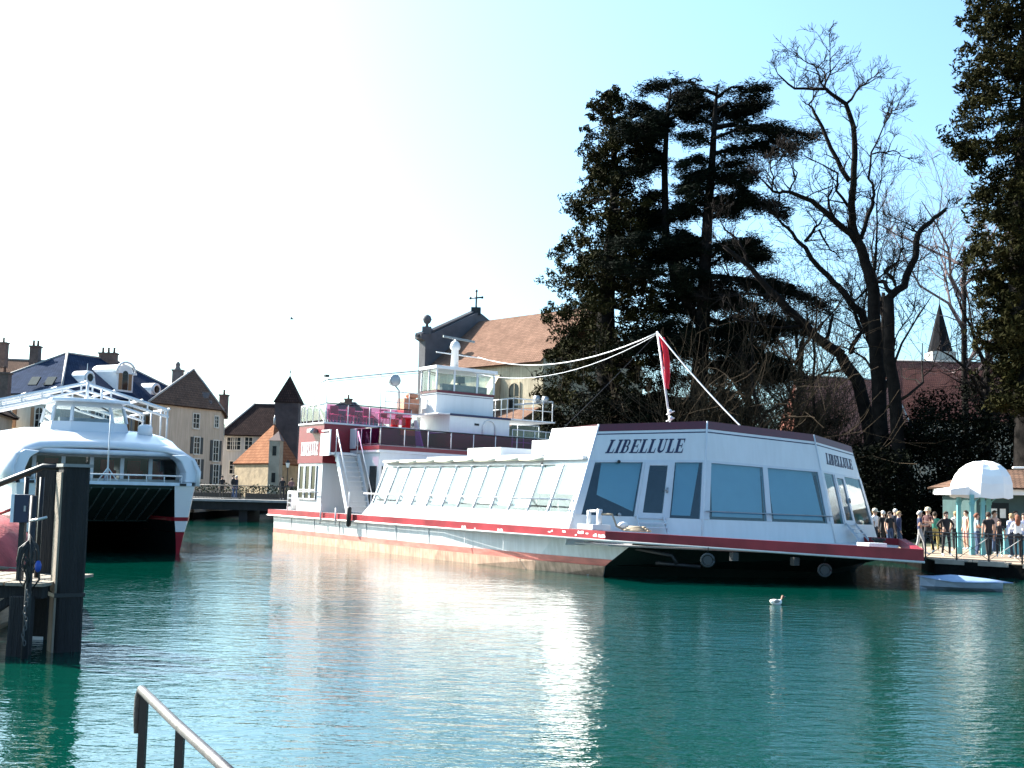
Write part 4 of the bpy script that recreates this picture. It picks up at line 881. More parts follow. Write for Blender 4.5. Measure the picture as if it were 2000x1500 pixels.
m = S(); m.lathe([(.06, -.12), (.16, -.1), (.18, .1), (.05, .12)], 10, (20.1, 3.5, 7.35), ax='y'); m.lathe([(.06, -.12), (.16, -.1), (.18, .1), (.05, .12)], 10, (20.1, 3.0, 7.35), ax='y'); m.tube([(20.15, 3.9, 7.26), (20.15, 1.7, 6.95)], .05, 6); m.build('horn_pair', GREYM, ship)
m = S(); m.box(17.3, 18.0, -3.2, -2.4, 6.27, 7.0); m.ball((17.8, -2.7, 7.15), .3, .35, .16); m.build('orange_cover', pm('faded_orange_cover', (.45, .2, .12), .8, var=.3), ship)
m = S(); m.lathe([(.18, 0), (.18, .35), (.1, .5)], 8, (19.9, 3.3, 4.56)); m.build('deck_ventilator', pm('blue_grey_vent', (.25, .33, .38), .5), ship)
# flag mast on the bow roof
m = S(); m.lathe([(.14, 0), (.12, .35), (.08, .5)], 10, (34.95, -1.0, 4.8)); m.tube([(34.95, -1.0, 5.2), (34.05, -1.0, 8.8)], .04, 6)
for z in (5.25, 5.5, 5.75): m.ball((34.95 - (z - 5.2) * .25 + .1, -1.02, z), .09); m.tube([(34.7, -1.0, z - .1), (35.15, -1.0, z)], .02, 5)
m.build('flag_mast', WHITE, ship)
m = S(); vs = []; fs = []; nu, nv = 8, 16
for j in range(nv + 1):
    t = j / nv
    for i in range(nu + 1):
        s = i / nu; base = Vector((34.1 + .56 * t, -1.0, 8.62 - 2.0 * t)); w = .34 * math.sin(math.pi * min(1, .12 + t * .95)) ** .6 + .05
        vs.append(base + Vector((.06, .0, 0)) + Vector((.55, .5, -.25)) * (w * s) + Vector((0, .07 * math.sin(s * 9 + t * 4), 0)))
for j in range(nv):
    for i in range(nu): a = j * (nu + 1) + i; fs.append((a, a + 1, a + nu + 2, a + nu + 1))
m.add(vs, fs, True); fo = m.build('flag', pm('red_flag', (.75, .012, .03), .7, var=.1), ship); sm_ = fo.modifiers.new('thickness', 'SOLIDIFY'); sm_.thickness = .01
def sag(a, b, d, n=14): return [Vector(a).lerp(Vector(b), i / n) - Vector((0, 0, d * 4 * (i / n) * (1 - i / n))) for i in range(n + 1)]
m = S(); m.tube(sag((18.6, .45, 9.28), (34.05, -1.0, 8.75), .75), .022, 5); m.tube(sag((34.05, -1.0, 8.78), (38.6, -.6, 4.82), .12), .028, 5); m.tube(sag((18.6, -.2, 8.55), (34.05, -1, 8.7), .9), .014, 4); m.build('dressing_line', STEEL, ship)
m = S(); m.tube(sag((34.05, -1.0, 8.75), (34.7, -5.6, 4.85), .05), .012, 4); m.build('stay_wire', DARKM, ship)
# ================================================================ white catamaran on the left
CT = R(31); cbow = at(213, 940, 42.0)
cat = thing('catamaran', 'white passenger catamaran with covered bow at left, facing the camera', 'catamaran', (cbow.x, cbow.y, 0), CT)
CW = pm('catamaran_white', (0.62, 0.62, 0.63), 0.25, var=0.03, scale=0.4)
CRED = pm('catamaran_red', (0.24, 0.008, 0.016), 0.35, var=0.1); CDK = pm('catamaran_underside_shade', (0.02, 0.036, 0.032), 0.8, var=0.1, spec=0.1); CGR = pm('catamaran_grey', (0.35, 0.37, 0.38), 0.5)  # CDK: white underside coloured dark green for shade and water reflection
LEN = 22.0
def hull_ring(y, z0, z1, sd):
    """half hull section between heights z0..z1 at distance y behind the stem"""
    f = min(1, max(0.0, y) / 5.0) ** .6; out = []
    zs = [z0 + (z1 - z0) * i / 4 for i in range(5)]
    for z in zs:
        k = (z + .7) / 3.2; wo = (.04 + .62 * f + .30 * k * (1 - f) + .25 * k * f) * (.35 + .65 * min(1, k * 1.6)); out.append((2.72 + wo, z))
    for z in reversed(zs):
        k = (z + .7) / 3.2; wi = (.04 + .55 * f + .35 * k * (1 - f)) * (.35 + .65 * min(1, k * 1.6)); out.append((2.72 - wi, z))
    res = []
    for x, z in out:
        rake = .75 * (1 - (z + .7) / 3.2) * max(0, 1 - y / 3.0); res.append(Vector((sd * x, y + rake, z)))
    return res
for sd in (-1, 1):
    for nm, z0, z1, mt in (('hull', .82, 2.5, CW), ('bottom_paint', -.7, .8, CRED)):
        m = MB(); m.loft([hull_ring(y, z0, z1, sd) for y in (0, .3, .8, 1.6, 3, 5, LEN)], smooth=False)
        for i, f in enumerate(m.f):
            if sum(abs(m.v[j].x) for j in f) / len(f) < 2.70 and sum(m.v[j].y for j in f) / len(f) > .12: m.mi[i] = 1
        m.build(nm, [mt, pm('tunnel_side_shade', (.006, .008, .0075), .95, spec=0.0)], cat)  # inner hull faces blackened in colour to stand for the tunnel's shade
    m = MB()
    a = [hull_ring(y, 1.22, 1.36, sd) for y in (0, .3, .8, 1.6, 3, 5)]
    for r in a:
        for i, p in enumerate(r): p.x += .012 * (1 if (i < 5) == (sd > 0) else -1)
        for p in r: p.y -= .008
    m.loft(a); m.build('hull_stripe', CRED, cat)
# tunnel roof between the hulls with ribs
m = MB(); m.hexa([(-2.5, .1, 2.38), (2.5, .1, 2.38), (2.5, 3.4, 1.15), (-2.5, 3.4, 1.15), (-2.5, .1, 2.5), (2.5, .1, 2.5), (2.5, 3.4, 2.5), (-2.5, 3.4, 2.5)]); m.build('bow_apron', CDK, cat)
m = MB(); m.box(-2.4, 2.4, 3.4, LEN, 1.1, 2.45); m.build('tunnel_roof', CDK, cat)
for i in range(12):
    x = -2.2 + i * .4; m = MB(); m.hexa([(x, .06, 2.36), (x + .05, .06, 2.36), (x + .05, 3.36, 1.12), (x, 3.36, 1.12), (x, .1, 2.40), (x + .05, .1, 2.40), (x + .05, 3.4, 1.17), (x, 3.4, 1.17)]); m.build('apron_rib', pm('apron_rib_paint', (.09, .11, .11), .5), cat)
m = MB(); m.box(-2.95, 2.95, -.04, 2.2, 2.502, 2.62); m.build('fore_deck', pm('pale_blue_deck_edge', (.5, .56, .62), .5), cat)
m = MB(); m.tube([(-2.5, .02, 2.86), (2.6, .02, 2.86)], .03, 6)
for i in range(9): m.tube([(-2.5 + i * .635, .02, 2.62), (-2.5 + i * .635, .02, 2.86)], .02, 5)
m.build('bow_rail', STEEL, cat)
m = MB(); m.tube([(0, .3, 2.62), (0, .32, 5.0)], .035, 6, .015); m.tube([(-.35, .2, 2.62), (0, .3, 3.1), (.35, .25, 2.62)], .03, 6); m.tube([(0, .8, 2.62), (0, .32, 3.1)], .03, 6); m.build('jack_staff', STEEL, cat)
# superstructure shell: each section is a line of (x, y, z) from one side over the roof to the other
def shell(front, y, zr, hw):
    half = [(hw, 0 + y, 2.5), (hw + .06, y, 3.05), (hw - .12, y, 3.5), (hw - .5, y, zr - .18), (hw - 1.1, y, zr - .04), (hw * .4, y, zr), (0, y, zr + .03)]
    if front:
        yy = [-.12, .0, .25, .55, .85, 1.0, 1.05]; half = [(x, q, z) for (x, _, z), q in zip(half, yy)]
    return [Vector(p) for p in half] + [Vector((-x, q, z)) for x, q, z in reversed(half[:-1])]
m = MB(); m.loft([shell(True, 0, 3.88, 3.22), shell(False, 1.7, 4.12, 3.35), shell(False, 2.8, 4.4, 3.4), shell(False, 4.2, 4.62, 3.4), shell(False, 12, 4.7, 3.4), shell(False, LEN, 4.7, 3.4)], closed=False, caps=False, smooth=True)
sh = m.build('superstructure', CW, cat); sd_ = sh.modifiers.new('thickness', 'SOLIDIFY'); sd_.thickness = .12; sd_.offset = -1
m = MB(); m.tube([(-2.75, .95, 3.66), (2.75, .95, 3.66)], .09, 8); m.box(-2.8, 2.8, .93, 1.6, 3.58, 3.68); m.build('visor_lip', CGR if False else pm('pale_grey_lip', (.55, .57, .6), .4), cat)
for sd in (-1, 1):
    m = MB(); m.extrude([(sd * x, .05 + .25 * (z - 2.5), z) for x, z in ((3.2, 2.63), (3.25, 3.05), (3.08, 3.48), (2.8, 3.66), (2.3, 3.62), (2.62, 3.4), (2.78, 3.0), (2.74, 2.63))], (0, .9, 0)); m.build('visor_arm', CW, cat, bevel=.05)
# saloon front below the visor
m = MB(); m.box(-3.1, 3.1, 2.1, 2.18, 2.62, 2.72); m.box(-3.1, 3.1, 2.1, 2.18, 3.5, 3.75); m.build('saloon_front', pm('cream_front', (.5, .47, .42), .6), cat)
wx = [-3.0, -2.2, -1.2, -.2, .9, 1.95, 3.0]
for x in wx: m = MB(); m.box(x - .07, x + .07, 2.08, 2.18, 2.721, 3.499); m.build('saloon_post', CW, cat)
for a, b in zip(wx[:-1], wx[1:]): m = MB(); m.box(a + .071, b - .071, 2.12, 2.13, 2.721, 3.499); m.build('saloon_window', GLASS, cat)
m = MB(); m.box(-3.2, 3.2, 2.2, 14, 2.5, 2.53); m.build('saloon_floor', INT, cat)
m = MB(); m.box(-3.2, 3.2, 14, 14.1, 2.53, 4.6); m.build('saloon_rear_wall', INT, cat)
for x, y in ((-1.6, 3.2), (.4, 3.0), (1.5, 3.4), (2.2, 3.1)): m = MB(); m.box(x, x + .5, y, y + .5, 2.54, 3.05); m.box(x, x + .5, y + .42, y + .5, 3.05, 3.45); m.build('saloon_seat', pm('red_seat', (.3, .03, .03), .7), cat)
for sd in (-1, 1): m = MB(); m.box(sd * 2.62 - .12, sd * 2.62 + .12, -.06, -.045, 2.5, 2.6); m.build('mooring_port', DARKM, cat)
# wheelhouse
hb = [(-1.45, 3.7), (-.8, 3.25), (.8, 3.25), (1.45, 3.7), (1.45, 6.2), (-1.45, 6.2)]; ht = [(-1.22, 4.1), (-.66, 3.75), (.66, 3.75), (1.22, 4.1), (1.22, 6.1), (-1.22, 6.1)]
def wr(z):
    k = (z - 4.5) / 1.2; return [Vector((a[0] + (b[0] - a[0]) * k, a[1] + (b[1] - a[1]) * k, z)) for a, b in zip(hb, ht)]
m = MB(); m.loft([wr(4.3), wr(4.86)]); m.build('wheelhouse_base', CW, cat)
m = MB(); m.loft([wr(5.45), wr(5.62)]); m.build('wheelhouse_header', CW, cat)
lo, hi = wr(4.861), wr(5.449)
for i in range(6):
    m = MB(); m.tube([lo[i], hi[i]], .07, 4); m.build('wheelhouse_post', CW, cat)
    a, b, c, d = lo[i], lo[(i + 1) % 6], hi[(i + 1) % 6], hi[i]; m = MB(); m.panel(a.lerp(b, .04), a.lerp(b, .96), d.lerp(c, .96), d.lerp(c, .04), .01); m.build('wheelhouse_window', glass('pilot_glass'), cat)
m = MB(); m.prism([(-1.45, 3.65), (-.75, 3.3), (.75, 3.3), (1.45, 3.65), (1.45, 6.4), (-1.45, 6.4)], 5.621, 5.74); m.build('wheelhouse_roof', pm('pale_roof_edge', (.62, .66, .72), .4), cat, bevel=.03)
for x in (-.75, .35): m = MB(); m.tube([(x, 3.7, 5.46), (x + .32, 3.62, 5.3)], .025, 4); m.build('wiper', DARKM, cat)
m = MB(); m.box(-1.0, 1.0, 4.4, 4.8, 4.86, 5.05); m.build('dashboard', CGR, cat)
m = MB(); m.lathe([(.3, 0), (.28, .35), (.2, .45)], 12, (2.0, 3.4, 4.4)); m.build('liferaft_canister', CW, cat)
# canopy frame over the upper deck
def truss(y):
    m = MB(); a, b, c = Vector((-3.3, y, 5.55)), Vector((0, y, 6.45)), Vector((3.3, y, 5.55))
    for p, q in ((a, b), (b, c)):
        m.tube([p, q], .07, 4, smooth=False); m.tube([p - Vector((0, 0, .28)), q - Vector((0, 0, .28))], .055, 4, smooth=False)
        for t in (.08, .3, .52, .74, .95): k = p.lerp(q, t); m.tube([k, k - Vector((0, 0, .28))], .035, 4)
    return m
for y in (5.0, 9.0, 13.0): truss(y).build('canopy_truss', STEEL, cat)
for x, z in ((-3.3, 5.55), (-2.2, 5.85), (-1.1, 6.15), (0, 6.45), (1.1, 6.15), (2.2, 5.85), (3.3, 5.55)): m = MB(); m.tube([(x, 4.9, z + .06), (x, 13.1, z + .06)], .05, 4, smooth=False); m.build('canopy_purlin', STEEL, cat)
for sd in (-1, 1):
    for y in (5.0, 6.0, 7.6, 9.0, 13.0): m = MB(); m.tube([(sd * 3.25, y, 4.4), (sd * 3.25, y, 5.55)], .04, 5); m.build('canopy_post', STEEL, cat)
m = MB(); m.tube([(-.12, 4.0, 5.74), (-.12, 4.0, 6.4)], .06, 5); m.tube([(.5, 4.4, 5.74), (.5, 4.4, 6.2)], .05, 5); m.tube([(-.05, 4.6, 5.74), (-.05, 4.6, 7.2)], .015, 4); m.build('roof_aerial', STEEL, cat)
# ================================================================ mooring piles and landing stage at the left edge
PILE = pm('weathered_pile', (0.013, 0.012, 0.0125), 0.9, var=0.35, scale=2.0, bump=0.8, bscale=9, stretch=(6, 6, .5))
PALEW = pm('pale_timber', (0.24, 0.2, 0.155), 0.9, var=0.3, scale=2.0, bump=0.6, stretch=(5, 5, .5))
def pile(name, label, px0, px1, Y, ztop, rot, cap=True, zb=-2.5, group=None):
    a, b = at(px0, 1100, Y), at(px1, 1100, Y); w = (b.x - a.x) / (1.2 if rot > .5 else math.cos(rot) + abs(math.sin(rot))); c = (a + b) / 2
    t = thing(name, label, 'mooring pile', (c.x, c.y, 0), rot, group); h = w / 2
    m = MB(); rr = random.Random(int(px0)); rings = []
    for i in range(9):
        z = zb + (ztop - zb) * i / 8; k = 1 + rr.uniform(-.02, .02); dx = rr.uniform(-.008, .008); c_ = .18 * h
        rings.append([Vector((dx + x * k, y * k, z)) for x, y in ((-h + c_, -h), (h - c_, -h), (h, -h + c_), (h, h - c_), (h - c_, h), (-h + c_, h), (-h, h - c_), (-h, -h + c_))])
    m.loft(rings); m.build('shaft', PILE, t)
    if cap: m = MB(); m.box(-h - .03, h + .03, -h - .03, h + .03, ztop + .001, ztop + .05); m.build('cap', pm('zinc_cap', (.2, .2, .2), .5, .3), t)
    return t, h
t1, h1 = pile('mooring_pile', 'tall square timber pile with sunlit pale left face, nearest the open water', 106, 166, 18.2, 2.78, R(33))
m = MB(); m.box(-h1 - .035, -h1 - .004, -h1 * .8, h1 * .8, -.2, 2.7); m.build('sunlit_face', PALEW, t1)  # added pale panel: sunlight on the left face put into its colour
m = MB(); m.box(-h1 - .05, h1 + .012, -h1 - .012, h1 + .012, .82, .88); m.build('iron_band', DARKM, t1)
t2, h2 = pile('mooring_pile', 'dark timber pile just behind the taller pile at left', 66, 120, 19.6, 2.86, R(-10), False)
t3, h3 = pile('mooring_pile', 'short black pile holding up the landing stage end', 28, 66, 17.6, .86, R(0), False)
m = MB(); m.box(-.08, .12, -h2 - .03, -h2 - .005, -.2, .05); m.build('float_mark', pm('white_mark', (.7, .7, .7), .6), t2)
st = at(0, 1150, 17.8); stage = thing('landing_stage', 'low timber landing stage at the left edge with rail and steps', 'jetty', (st.x, st.y, 0)); jo = (-st.x, -st.y, 0)
e = at(88, 1150, 17.8)
m = MB(jo); m.box(st.x - 7, e.x, st.y - .12, st.y + .12, .82, 1.0); m.build('beam', PILE, stage)
m = MB(jo); m.box(st.x - 7, e.x - .05, st.y + 1.6, st.y + 1.8, .82, 1.0); m.build('beam', PILE, stage)
for i in range(24):
    x = e.x - .22 - i * .3; m = MB(jo); m.box(x, x + .27, st.y - .2, st.y + 1.9, 1.003 + .004 * (i % 3), 1.05 + .004 * (i % 3)); m.build('plank', PALEW, stage)
for i in range(3):
    x = st.x - .2 - i * 2.0; m = MB(jo); m.box(x - .1, x + .1, st.y - .1, st.y + .1, -2, .82); m.build('leg', PILE, stage)
m = MB(jo); m.hexa([(st.x - .9, st.y - .1, 0.1), (st.x - .7, st.y - .1, .1), (st.x - .7, st.y + .05, .1), (st.x - .9, st.y + .05, .1), (e.x - .55, st.y - .1, .82), (e.x - .35, st.y - .1, .82), (e.x - .35, st.y + .05, .82), (e.x - .55, st.y + .05, .82)]); m.build('brace', PILE, stage)
r0, r1, r2 = at(-60, 968, 18.4), at(86, 911, 18.4), at(120, 914, 18.4)
m = MB(jo); m.tube([r0, r1, r2], .05, 6); m.build('handrail', DARKM, stage)
m = MB(jo); m.tube([at(0, 1003, 18.4), at(30, 992, 18.4)], .025, 5); m.build('lower_rail', pm('red_rail', (.4, .03, .03), .5), stage)
for px in (-30, 40, 70): p = at(px, 1150, 18.6); m = MB(jo); m.tube([(p.x, p.y, 1.05), (p.x, p.y, at(px, 932, 18.6).z)], .04, 5); m.build('rail_post', DARKM, stage)
b0, b1 = at(27, 1020, 18.0), at(62, 966, 18.0)
bx = thing('electric_cabinet', 'small navy metal cabinet with pale side on the landing stage', 'cabinet', ((b0.x + b1.x) / 2, 18.0, b0.z))
w = (b1.x - b0.x); h = b1.z - b0.z
m = MB(); m.box(-w / 2 + .03, w / 2, -.1, .12, 0, h); m.build('case', pm('navy_cabinet', (.006, .015, .045), .5), bx, bevel=.01)
m = MB(); m.box(-w / 2 - .02, -w / 2 + .029, -.1, .12, 0, h); m.build('side_panel', pm('pale_panel', (.6, .64, .68), .5), bx)
m = MB(); m.box(-.03, .05, -.03, .05, -(b0.z - 1.05), -.001); m.build('stand', DARKM, bx)
m = MB(); m.box(w / 2 - .06, w / 2 - .03, -.12, -.101, h * .4, h * .6); m.build('handle', GREYM, bx)
# chains, cables and a blue fender hanging on the post beside the cabinet
cp_ = at(55, 1160, 17.3); cl_ = thing('cable_post', 'post hung with black cables, chain and a small blue float', 'post', (cp_.x, 17.3, 1.0)); 
m = MB(); m.tube([(0, 0, -1.8), (0, 0, at(55, 968, 17.3).z - 1.0)], .05, 7); m.build('post', DARKM, cl_)
rr = random.Random(4)
for i in range(9):
    x0 = rr.uniform(-.1, .1); L = rr.uniform(.35, .9); m = MB(); top = .72 + rr.uniform(-.1, .1)
    m.tube([(0, -.06, top), (x0 * 1.8, -.1, top - L * .3), (x0 * 2.2, -.1, top - L * .8), (x0 * .8, -.08, top - L), (-x0, -.07, top - L * .5), (0, -.06, top - .05)], .014, 5); m.build('cable_loop', pm('black_rubber', (.012, .012, .012)), cl_)
for i in range(14):
    m = MB(); z = -.05 - i * .055; c = Vector((.02 + .02 * math.sin(i), -.1, z)); ax = Vector((1, 0, 0)) if i % 2 else Vector((0, 1, 0)); m.tube([c + ax * .02 * math.cos(a * .785) + Vector((0, 0, .04)) * math.sin(a * .785) for a in range(9)], .008, 4); m.build('chain_link', pm('dull_chain', (.08, .08, .08), .6, .3), cl_)
m = MB(); m.tube([(.0, -.1, .98), (.12, -.12, 1.0), (.26, -.14, 1.04)], .02, 5); m.build('shackle', pm('galvanised', (.5, .5, .5), .4, .6), cl_)
m = MB(); m.ball((.16, -.1, .33), .05, .05, .09); m.build('blue_float', pm('blue_plastic', (.01, .05, .3), .4), cl_)
# moored wooden boat under a red cover
bp_ = at(-20, 1105, 22.0); bt = thing('covered_motorboat', 'wooden boat under a faded red cover at the left edge', 'boat', (bp_.x, 22.0, 0), R(20))
def bsec(y, w, zs): return [Vector((-w, y, zs)), Vector((-w * .8, y, .15)), Vector((0, y, -.2)), Vector((w * .8, y, .15)), Vector((w, y, zs))]
m = MB(); m.loft([bsec(-2.6, .05, 1.1), bsec(-2.0, .45, 1.0), bsec(-1, .8, .92), bsec(1, .95, .9), bsec(3, .85, .9)], closed=True); m.build('hull', pm('varnished_planks', (.3, .2, .13), .5, var=.25, scale=3, stretch=(1, 1, 8)), bt)
m = MB(); rr = random.Random(8); rings = []
for y, w, z in ((-2.4, .1, 1.2), (-1.9, .5, 1.5), (-1.0, .85, 1.85), (0, .95, 2.0), (1.2, 1.0, 1.9), (3, .9, 1.6)):
    rings.append([Vector((x * w, y, .95 + (z - .95) * (1 - abs(x) ** 1.7) + rr.uniform(-.04, .04))) for x in (-1.03, -.75, -.4, 0, .4, .75, 1.03)])
m.loft(rings, closed=False, caps=False, smooth=True); m.build('red_cover', pm('faded_red_canvas', (.36, .05, .05), .85, var=.35, scale=3, bump=.4), bt)
for sd in (-1, 1): m = MB(); m.tube([(sd * .1, -2.5, 1.12), (sd * .84, -1, .97), (sd * 1.0, 1, .95), (sd * .9, 3, .95)], .035, 5); m.build('gunwale', PALEW, bt)
# ================================================================ handrail in the foreground
hp = [at(276, 1347, 4.6), at(345, 1414, 4.0), at(425, 1487, 3.5), at(480, 1538, 3.2)]
hr_ = thing('steel_handrail', 'rusty-topped dark steel handrail in the foreground, lower left', 'handrail', (hp[2].x, hp[2].y, .95)); ho = off_of(hr_)
m = MB(ho); rt = pm('worn_handrail_paint', (0.03, 0.021, 0.022), 0.5, 0.1, var=0.5, scale=22, bump=0.15, col2=(.065, .05, .05))
top_ = [hp[0] + Vector((-.008, .015, -.165)), hp[0] + Vector((-.014, .018, -.1)), hp[0] + Vector((-.012, .016, -.03)), hp[0] + Vector((0, 0, 0))] + hp[1:]
m.tube(top_, .017, 10); m.build('top_rail', rt, hr_)
for i, p in enumerate(hp[:3] + [hp[3]]):
    m = MB(ho); m.box(p.x - .002, p.x + .026, p.y - .006, p.y + .018, .95, p.z - .008); m.build('post', DARKM, hr_)
# ================================================================ duck, bird and covered dinghy
d0 = onz(1517, 1181, 0); dk = thing('duck', 'small white and brown duck swimming in front of the ship', 'duck', (d0.x, d0.y, 0), R(25))
m = MB(); prof = [(-.19, .02, .10), (-.14, .07, .09), (-.05, .095, .075), (.05, .09, .065), (.11, .06, .085), (.135, .036, .13), (.145, .032, .17), (.165, .04, .205), (.195, .036, .205), (.225, .012, .195)]
rings = []
for x, r, zc in prof: rings.append([Vector((x, r * math.cos(2 * math.pi * i / 10), zc - .02 + r * (.85 if x < .1 else 1) * math.sin(2 * math.pi * i / 10))) for i in range(10)])
m.loft(rings, smooth=True)
for i, f in enumerate(m.f):
    if m.v[f[0]].x > .10: m.mi[i] = 1
m.build('body', [pm('duck_white', (.75, .72, .68), .7), pm('duck_brown', (.12, .05, .025), .7)], dk)
m = MB(); m.hexa([(.215, -.014, .183), (.27, -.01, .18), (.27, .01, .18), (.215, .014, .183), (.215, -.012, .2), (.27, -.008, .186), (.27, .008, .186), (.215, .012, .2)]); m.build('beak', pm('beak_grey', (.2, .2, .22), .5), dk)
for sd in (-1, 1): m = MB(); m.ball((-.06, sd * .085, .09), .1, .02, .04); m.build('wing', pm('duck_wing', (.3, .27, .25), .7), dk)
b0 = at(570, 623, 60); bd = thing('flying_bird', 'tiny dark bird flying in the white sky', 'bird', b0)
m = MB(); m.loft([[Vector((x, r * math.cos(2 * math.pi * i / 8), r * math.sin(2 * math.pi * i / 8))) for i in range(8)] for x, r in ((-.14, .008), (-.05, .03), (.04, .03), (.09, .018), (.13, .004))], smooth=True)
m.add([(-.03, 0, .02), (.04, 0, .02), (.02, -.14, .09), (-.04, -.26, .04), (-.06, -.12, .06)], [(0, 1, 2, 4), (4, 2, 3)]); m.add([(-.03, 0, .02), (.04, 0, .02), (.02, .14, .09), (-.04, .26, .04), (-.06, .12, .06)], [(0, 4, 2, 1), (4, 3, 2)])
m.build('body', pm('bird_dark', (.03, .03, .03), .8), bd)
c0 = onz(1880, 1152, 0); dg = thing('covered_dinghy', 'small white dinghy under a pale blue cover beside the plaza quay', 'boat', (c0.x, c0.y, 0), R(-12))
dg.scale = (.8, .8, .7)
def dsec(x, w, zs): return [Vector((x, -w, zs)), Vector((x, -w * .75, .12)), Vector((x, 0, -.1)), Vector((x, w * .75, .12)), Vector((x, w, zs))]
m = MB(); m.loft([dsec(-1.5, .06, .5), dsec(-1.0, .36, .42), dsec(0, .56, .36), dsec(.9, .48, .37), dsec(1.35, .3, .38)]); m.build('hull', pm('dinghy_white', (.3, .34, .4), .4), dg)
m = MB(); m.loft([[Vector((x, y * w, zs + h * (1 - abs(y) ** 1.6))) for y in (-1.06, -.7, -.3, 0, .3, .7, 1.06)] for x, w, zs, h in ((-1.62, .03, .52, .01), (-1.0, .38, .43, .12), (-.4, .52, .38, .24), (.2, .57, .37, .2), (.9, .5, .38, .12), (1.75, .04, .36, .01))], closed=False, caps=False, smooth=True); o = m.build('cover', pm('pale_blue_cover', (.2, .28, .42), .7, var=.1), dg); o.modifiers.new('thickness', 'SOLIDIFY').thickness = .015
# ================================================================ trees
BARK = pm('dark_bark', (0.011, 0.009, 0.008), 0.95, var=0.4, scale=3, bump=0.6, spec=0.1)
TWIG = pm('bare_twig', (0.017, 0.013, 0.011), 0.95, var=0.35, scale=2, spec=0.1)
TWIGB = pm('brown_twig', (0.04, 0.029, 0.019), 0.95, var=0.35, scale=2, spec=0.1)
TWIGP = pm('pale_twig', (0.16, 0.12, 0.12), 0.95, var=0.3, scale=2, spec=0.1)
NEEDLE = pm('redwood_needles', (0.007, 0.01, 0.004), 0.85, var=0.6, scale=0.9, spec=0.04, col2=(.032, .029, .009))
CEDAR = pm('cedar_needles', (0.0055, 0.0085, 0.005), 0.85, var=0.6, scale=0.9, spec=0.04)
IVY = pm('ivy_leaf', (0.0035, 0.0045, 0.002), 0.8, var=0.8, scale=1.2, spec=0.04)
def table(t, x):
    for (a, u), (b, v) in zip(t[:-1], t[1:]):
        if a <= x <= b: return u + (v - u) * (x - a) / (b - a)
    return t[0][1] if x < t[0][0] else t[-1][1]
def redwood(label, px, Y, half, seed, nclump, axis_px=None, ptop=None, bias=0.0):
    """giant redwood: tapered trunk, drooping limbs, clumped needle sprays; half = [(row, half width px), ...] from top to bottom"""
    rd = random.Random(seed); base = at(px, 950, Y); root = thing('redwood_tree', label, 'tree', (base.x, base.y, GZ)); off = off_of(root)
    sc = FPX / Y; rows = [r for r, _ in half]; top = at(px, rows[0], Y)
    m = MB(off); hgt = top.z - GZ; n = 10
    pts = [Vector((base.x + .25 * math.sin(i), base.y, GZ + hgt * .985 * i / n)) for i in range(n + 1)]
    m.tube(pts, [1.05 * (1 - .96 * i / n) + .03 for i in range(n + 1)], 9); m.build('trunk', BARK, root)
    mc = MB(off); mb = MB(off)
    for k in range(nclump):
        row = rows[0] + (rows[-1] - rows[0]) * (rd.random() ** .85)
        z = at(px, row, Y).z; Rm = 1.1 * table(half, row) / sc
        # lumps of the outline come from shared limbs
        a = rd.uniform(0, 2 * math.pi); rr = Rm * (rd.random() ** .45) * (0.86 + .2 * noise.noise(Vector((math.cos(a) * 1.2, math.sin(a) * 1.2, z * .5 + seed))))
        c = Vector((base.x + rr * math.cos(a), base.y + rr * math.sin(a), z + rd.uniform(-.25, .25)))
        s = rd.uniform(.45, .95) * (0.6 + .4 * min(1, Rm / 3))
        for q in range(5):
            cc = c + Vector((rd.gauss(0, .5), rd.gauss(0, .5), rd.gauss(0, .28))) * s * 1.1
            leafcloud(mc, cc, (s * .5, s * .5, s * .38), 24, .15, rd, asp=.3)
        if k % 3 == 0: mb.tube([Vector((base.x, base.y, z + rr * .12)), Vector((base.x + rr * .5 * math.cos(a), base.y + rr * .5 * math.sin(a), z + .1)), c], .05, 4, .015)
    mb.build('limbs', BARK, root); tag(mc.build('crown', NEEDLE, root, fix=False), kind='stuff')
    return root
redwood('dark dense redwood, leftmost tall tree beside the church', 1185, 76, [(183, 14), (210, 45), (250, 66), (300, 68), (335, 40), (375, 88), (440, 100), (500, 122), (570, 118), (610, 148), (680, 152), (760, 140), (840, 150), (930, 130)], 1, 580)
redwood('tall redwood cut off by the right edge of the picture', 2012, 58, [(-120, 60), (0, 100), (90, 112), (180, 118), (260, 135), (330, 128), (400, 112), (470, 120), (540, 100), (640, 78), (720, 70), (800, 62)], 2, 640)

def limbpath(p, q, rd, n=5, w=.12):
    L = (q - p).length; return [p.lerp(q, i / n) + (Vector((rd.gauss(0, 1), rd.gauss(0, 1), rd.gauss(0, 1))) * L * w * math.sin(math.pi * i / n) * .5) for i in range(n + 1)]
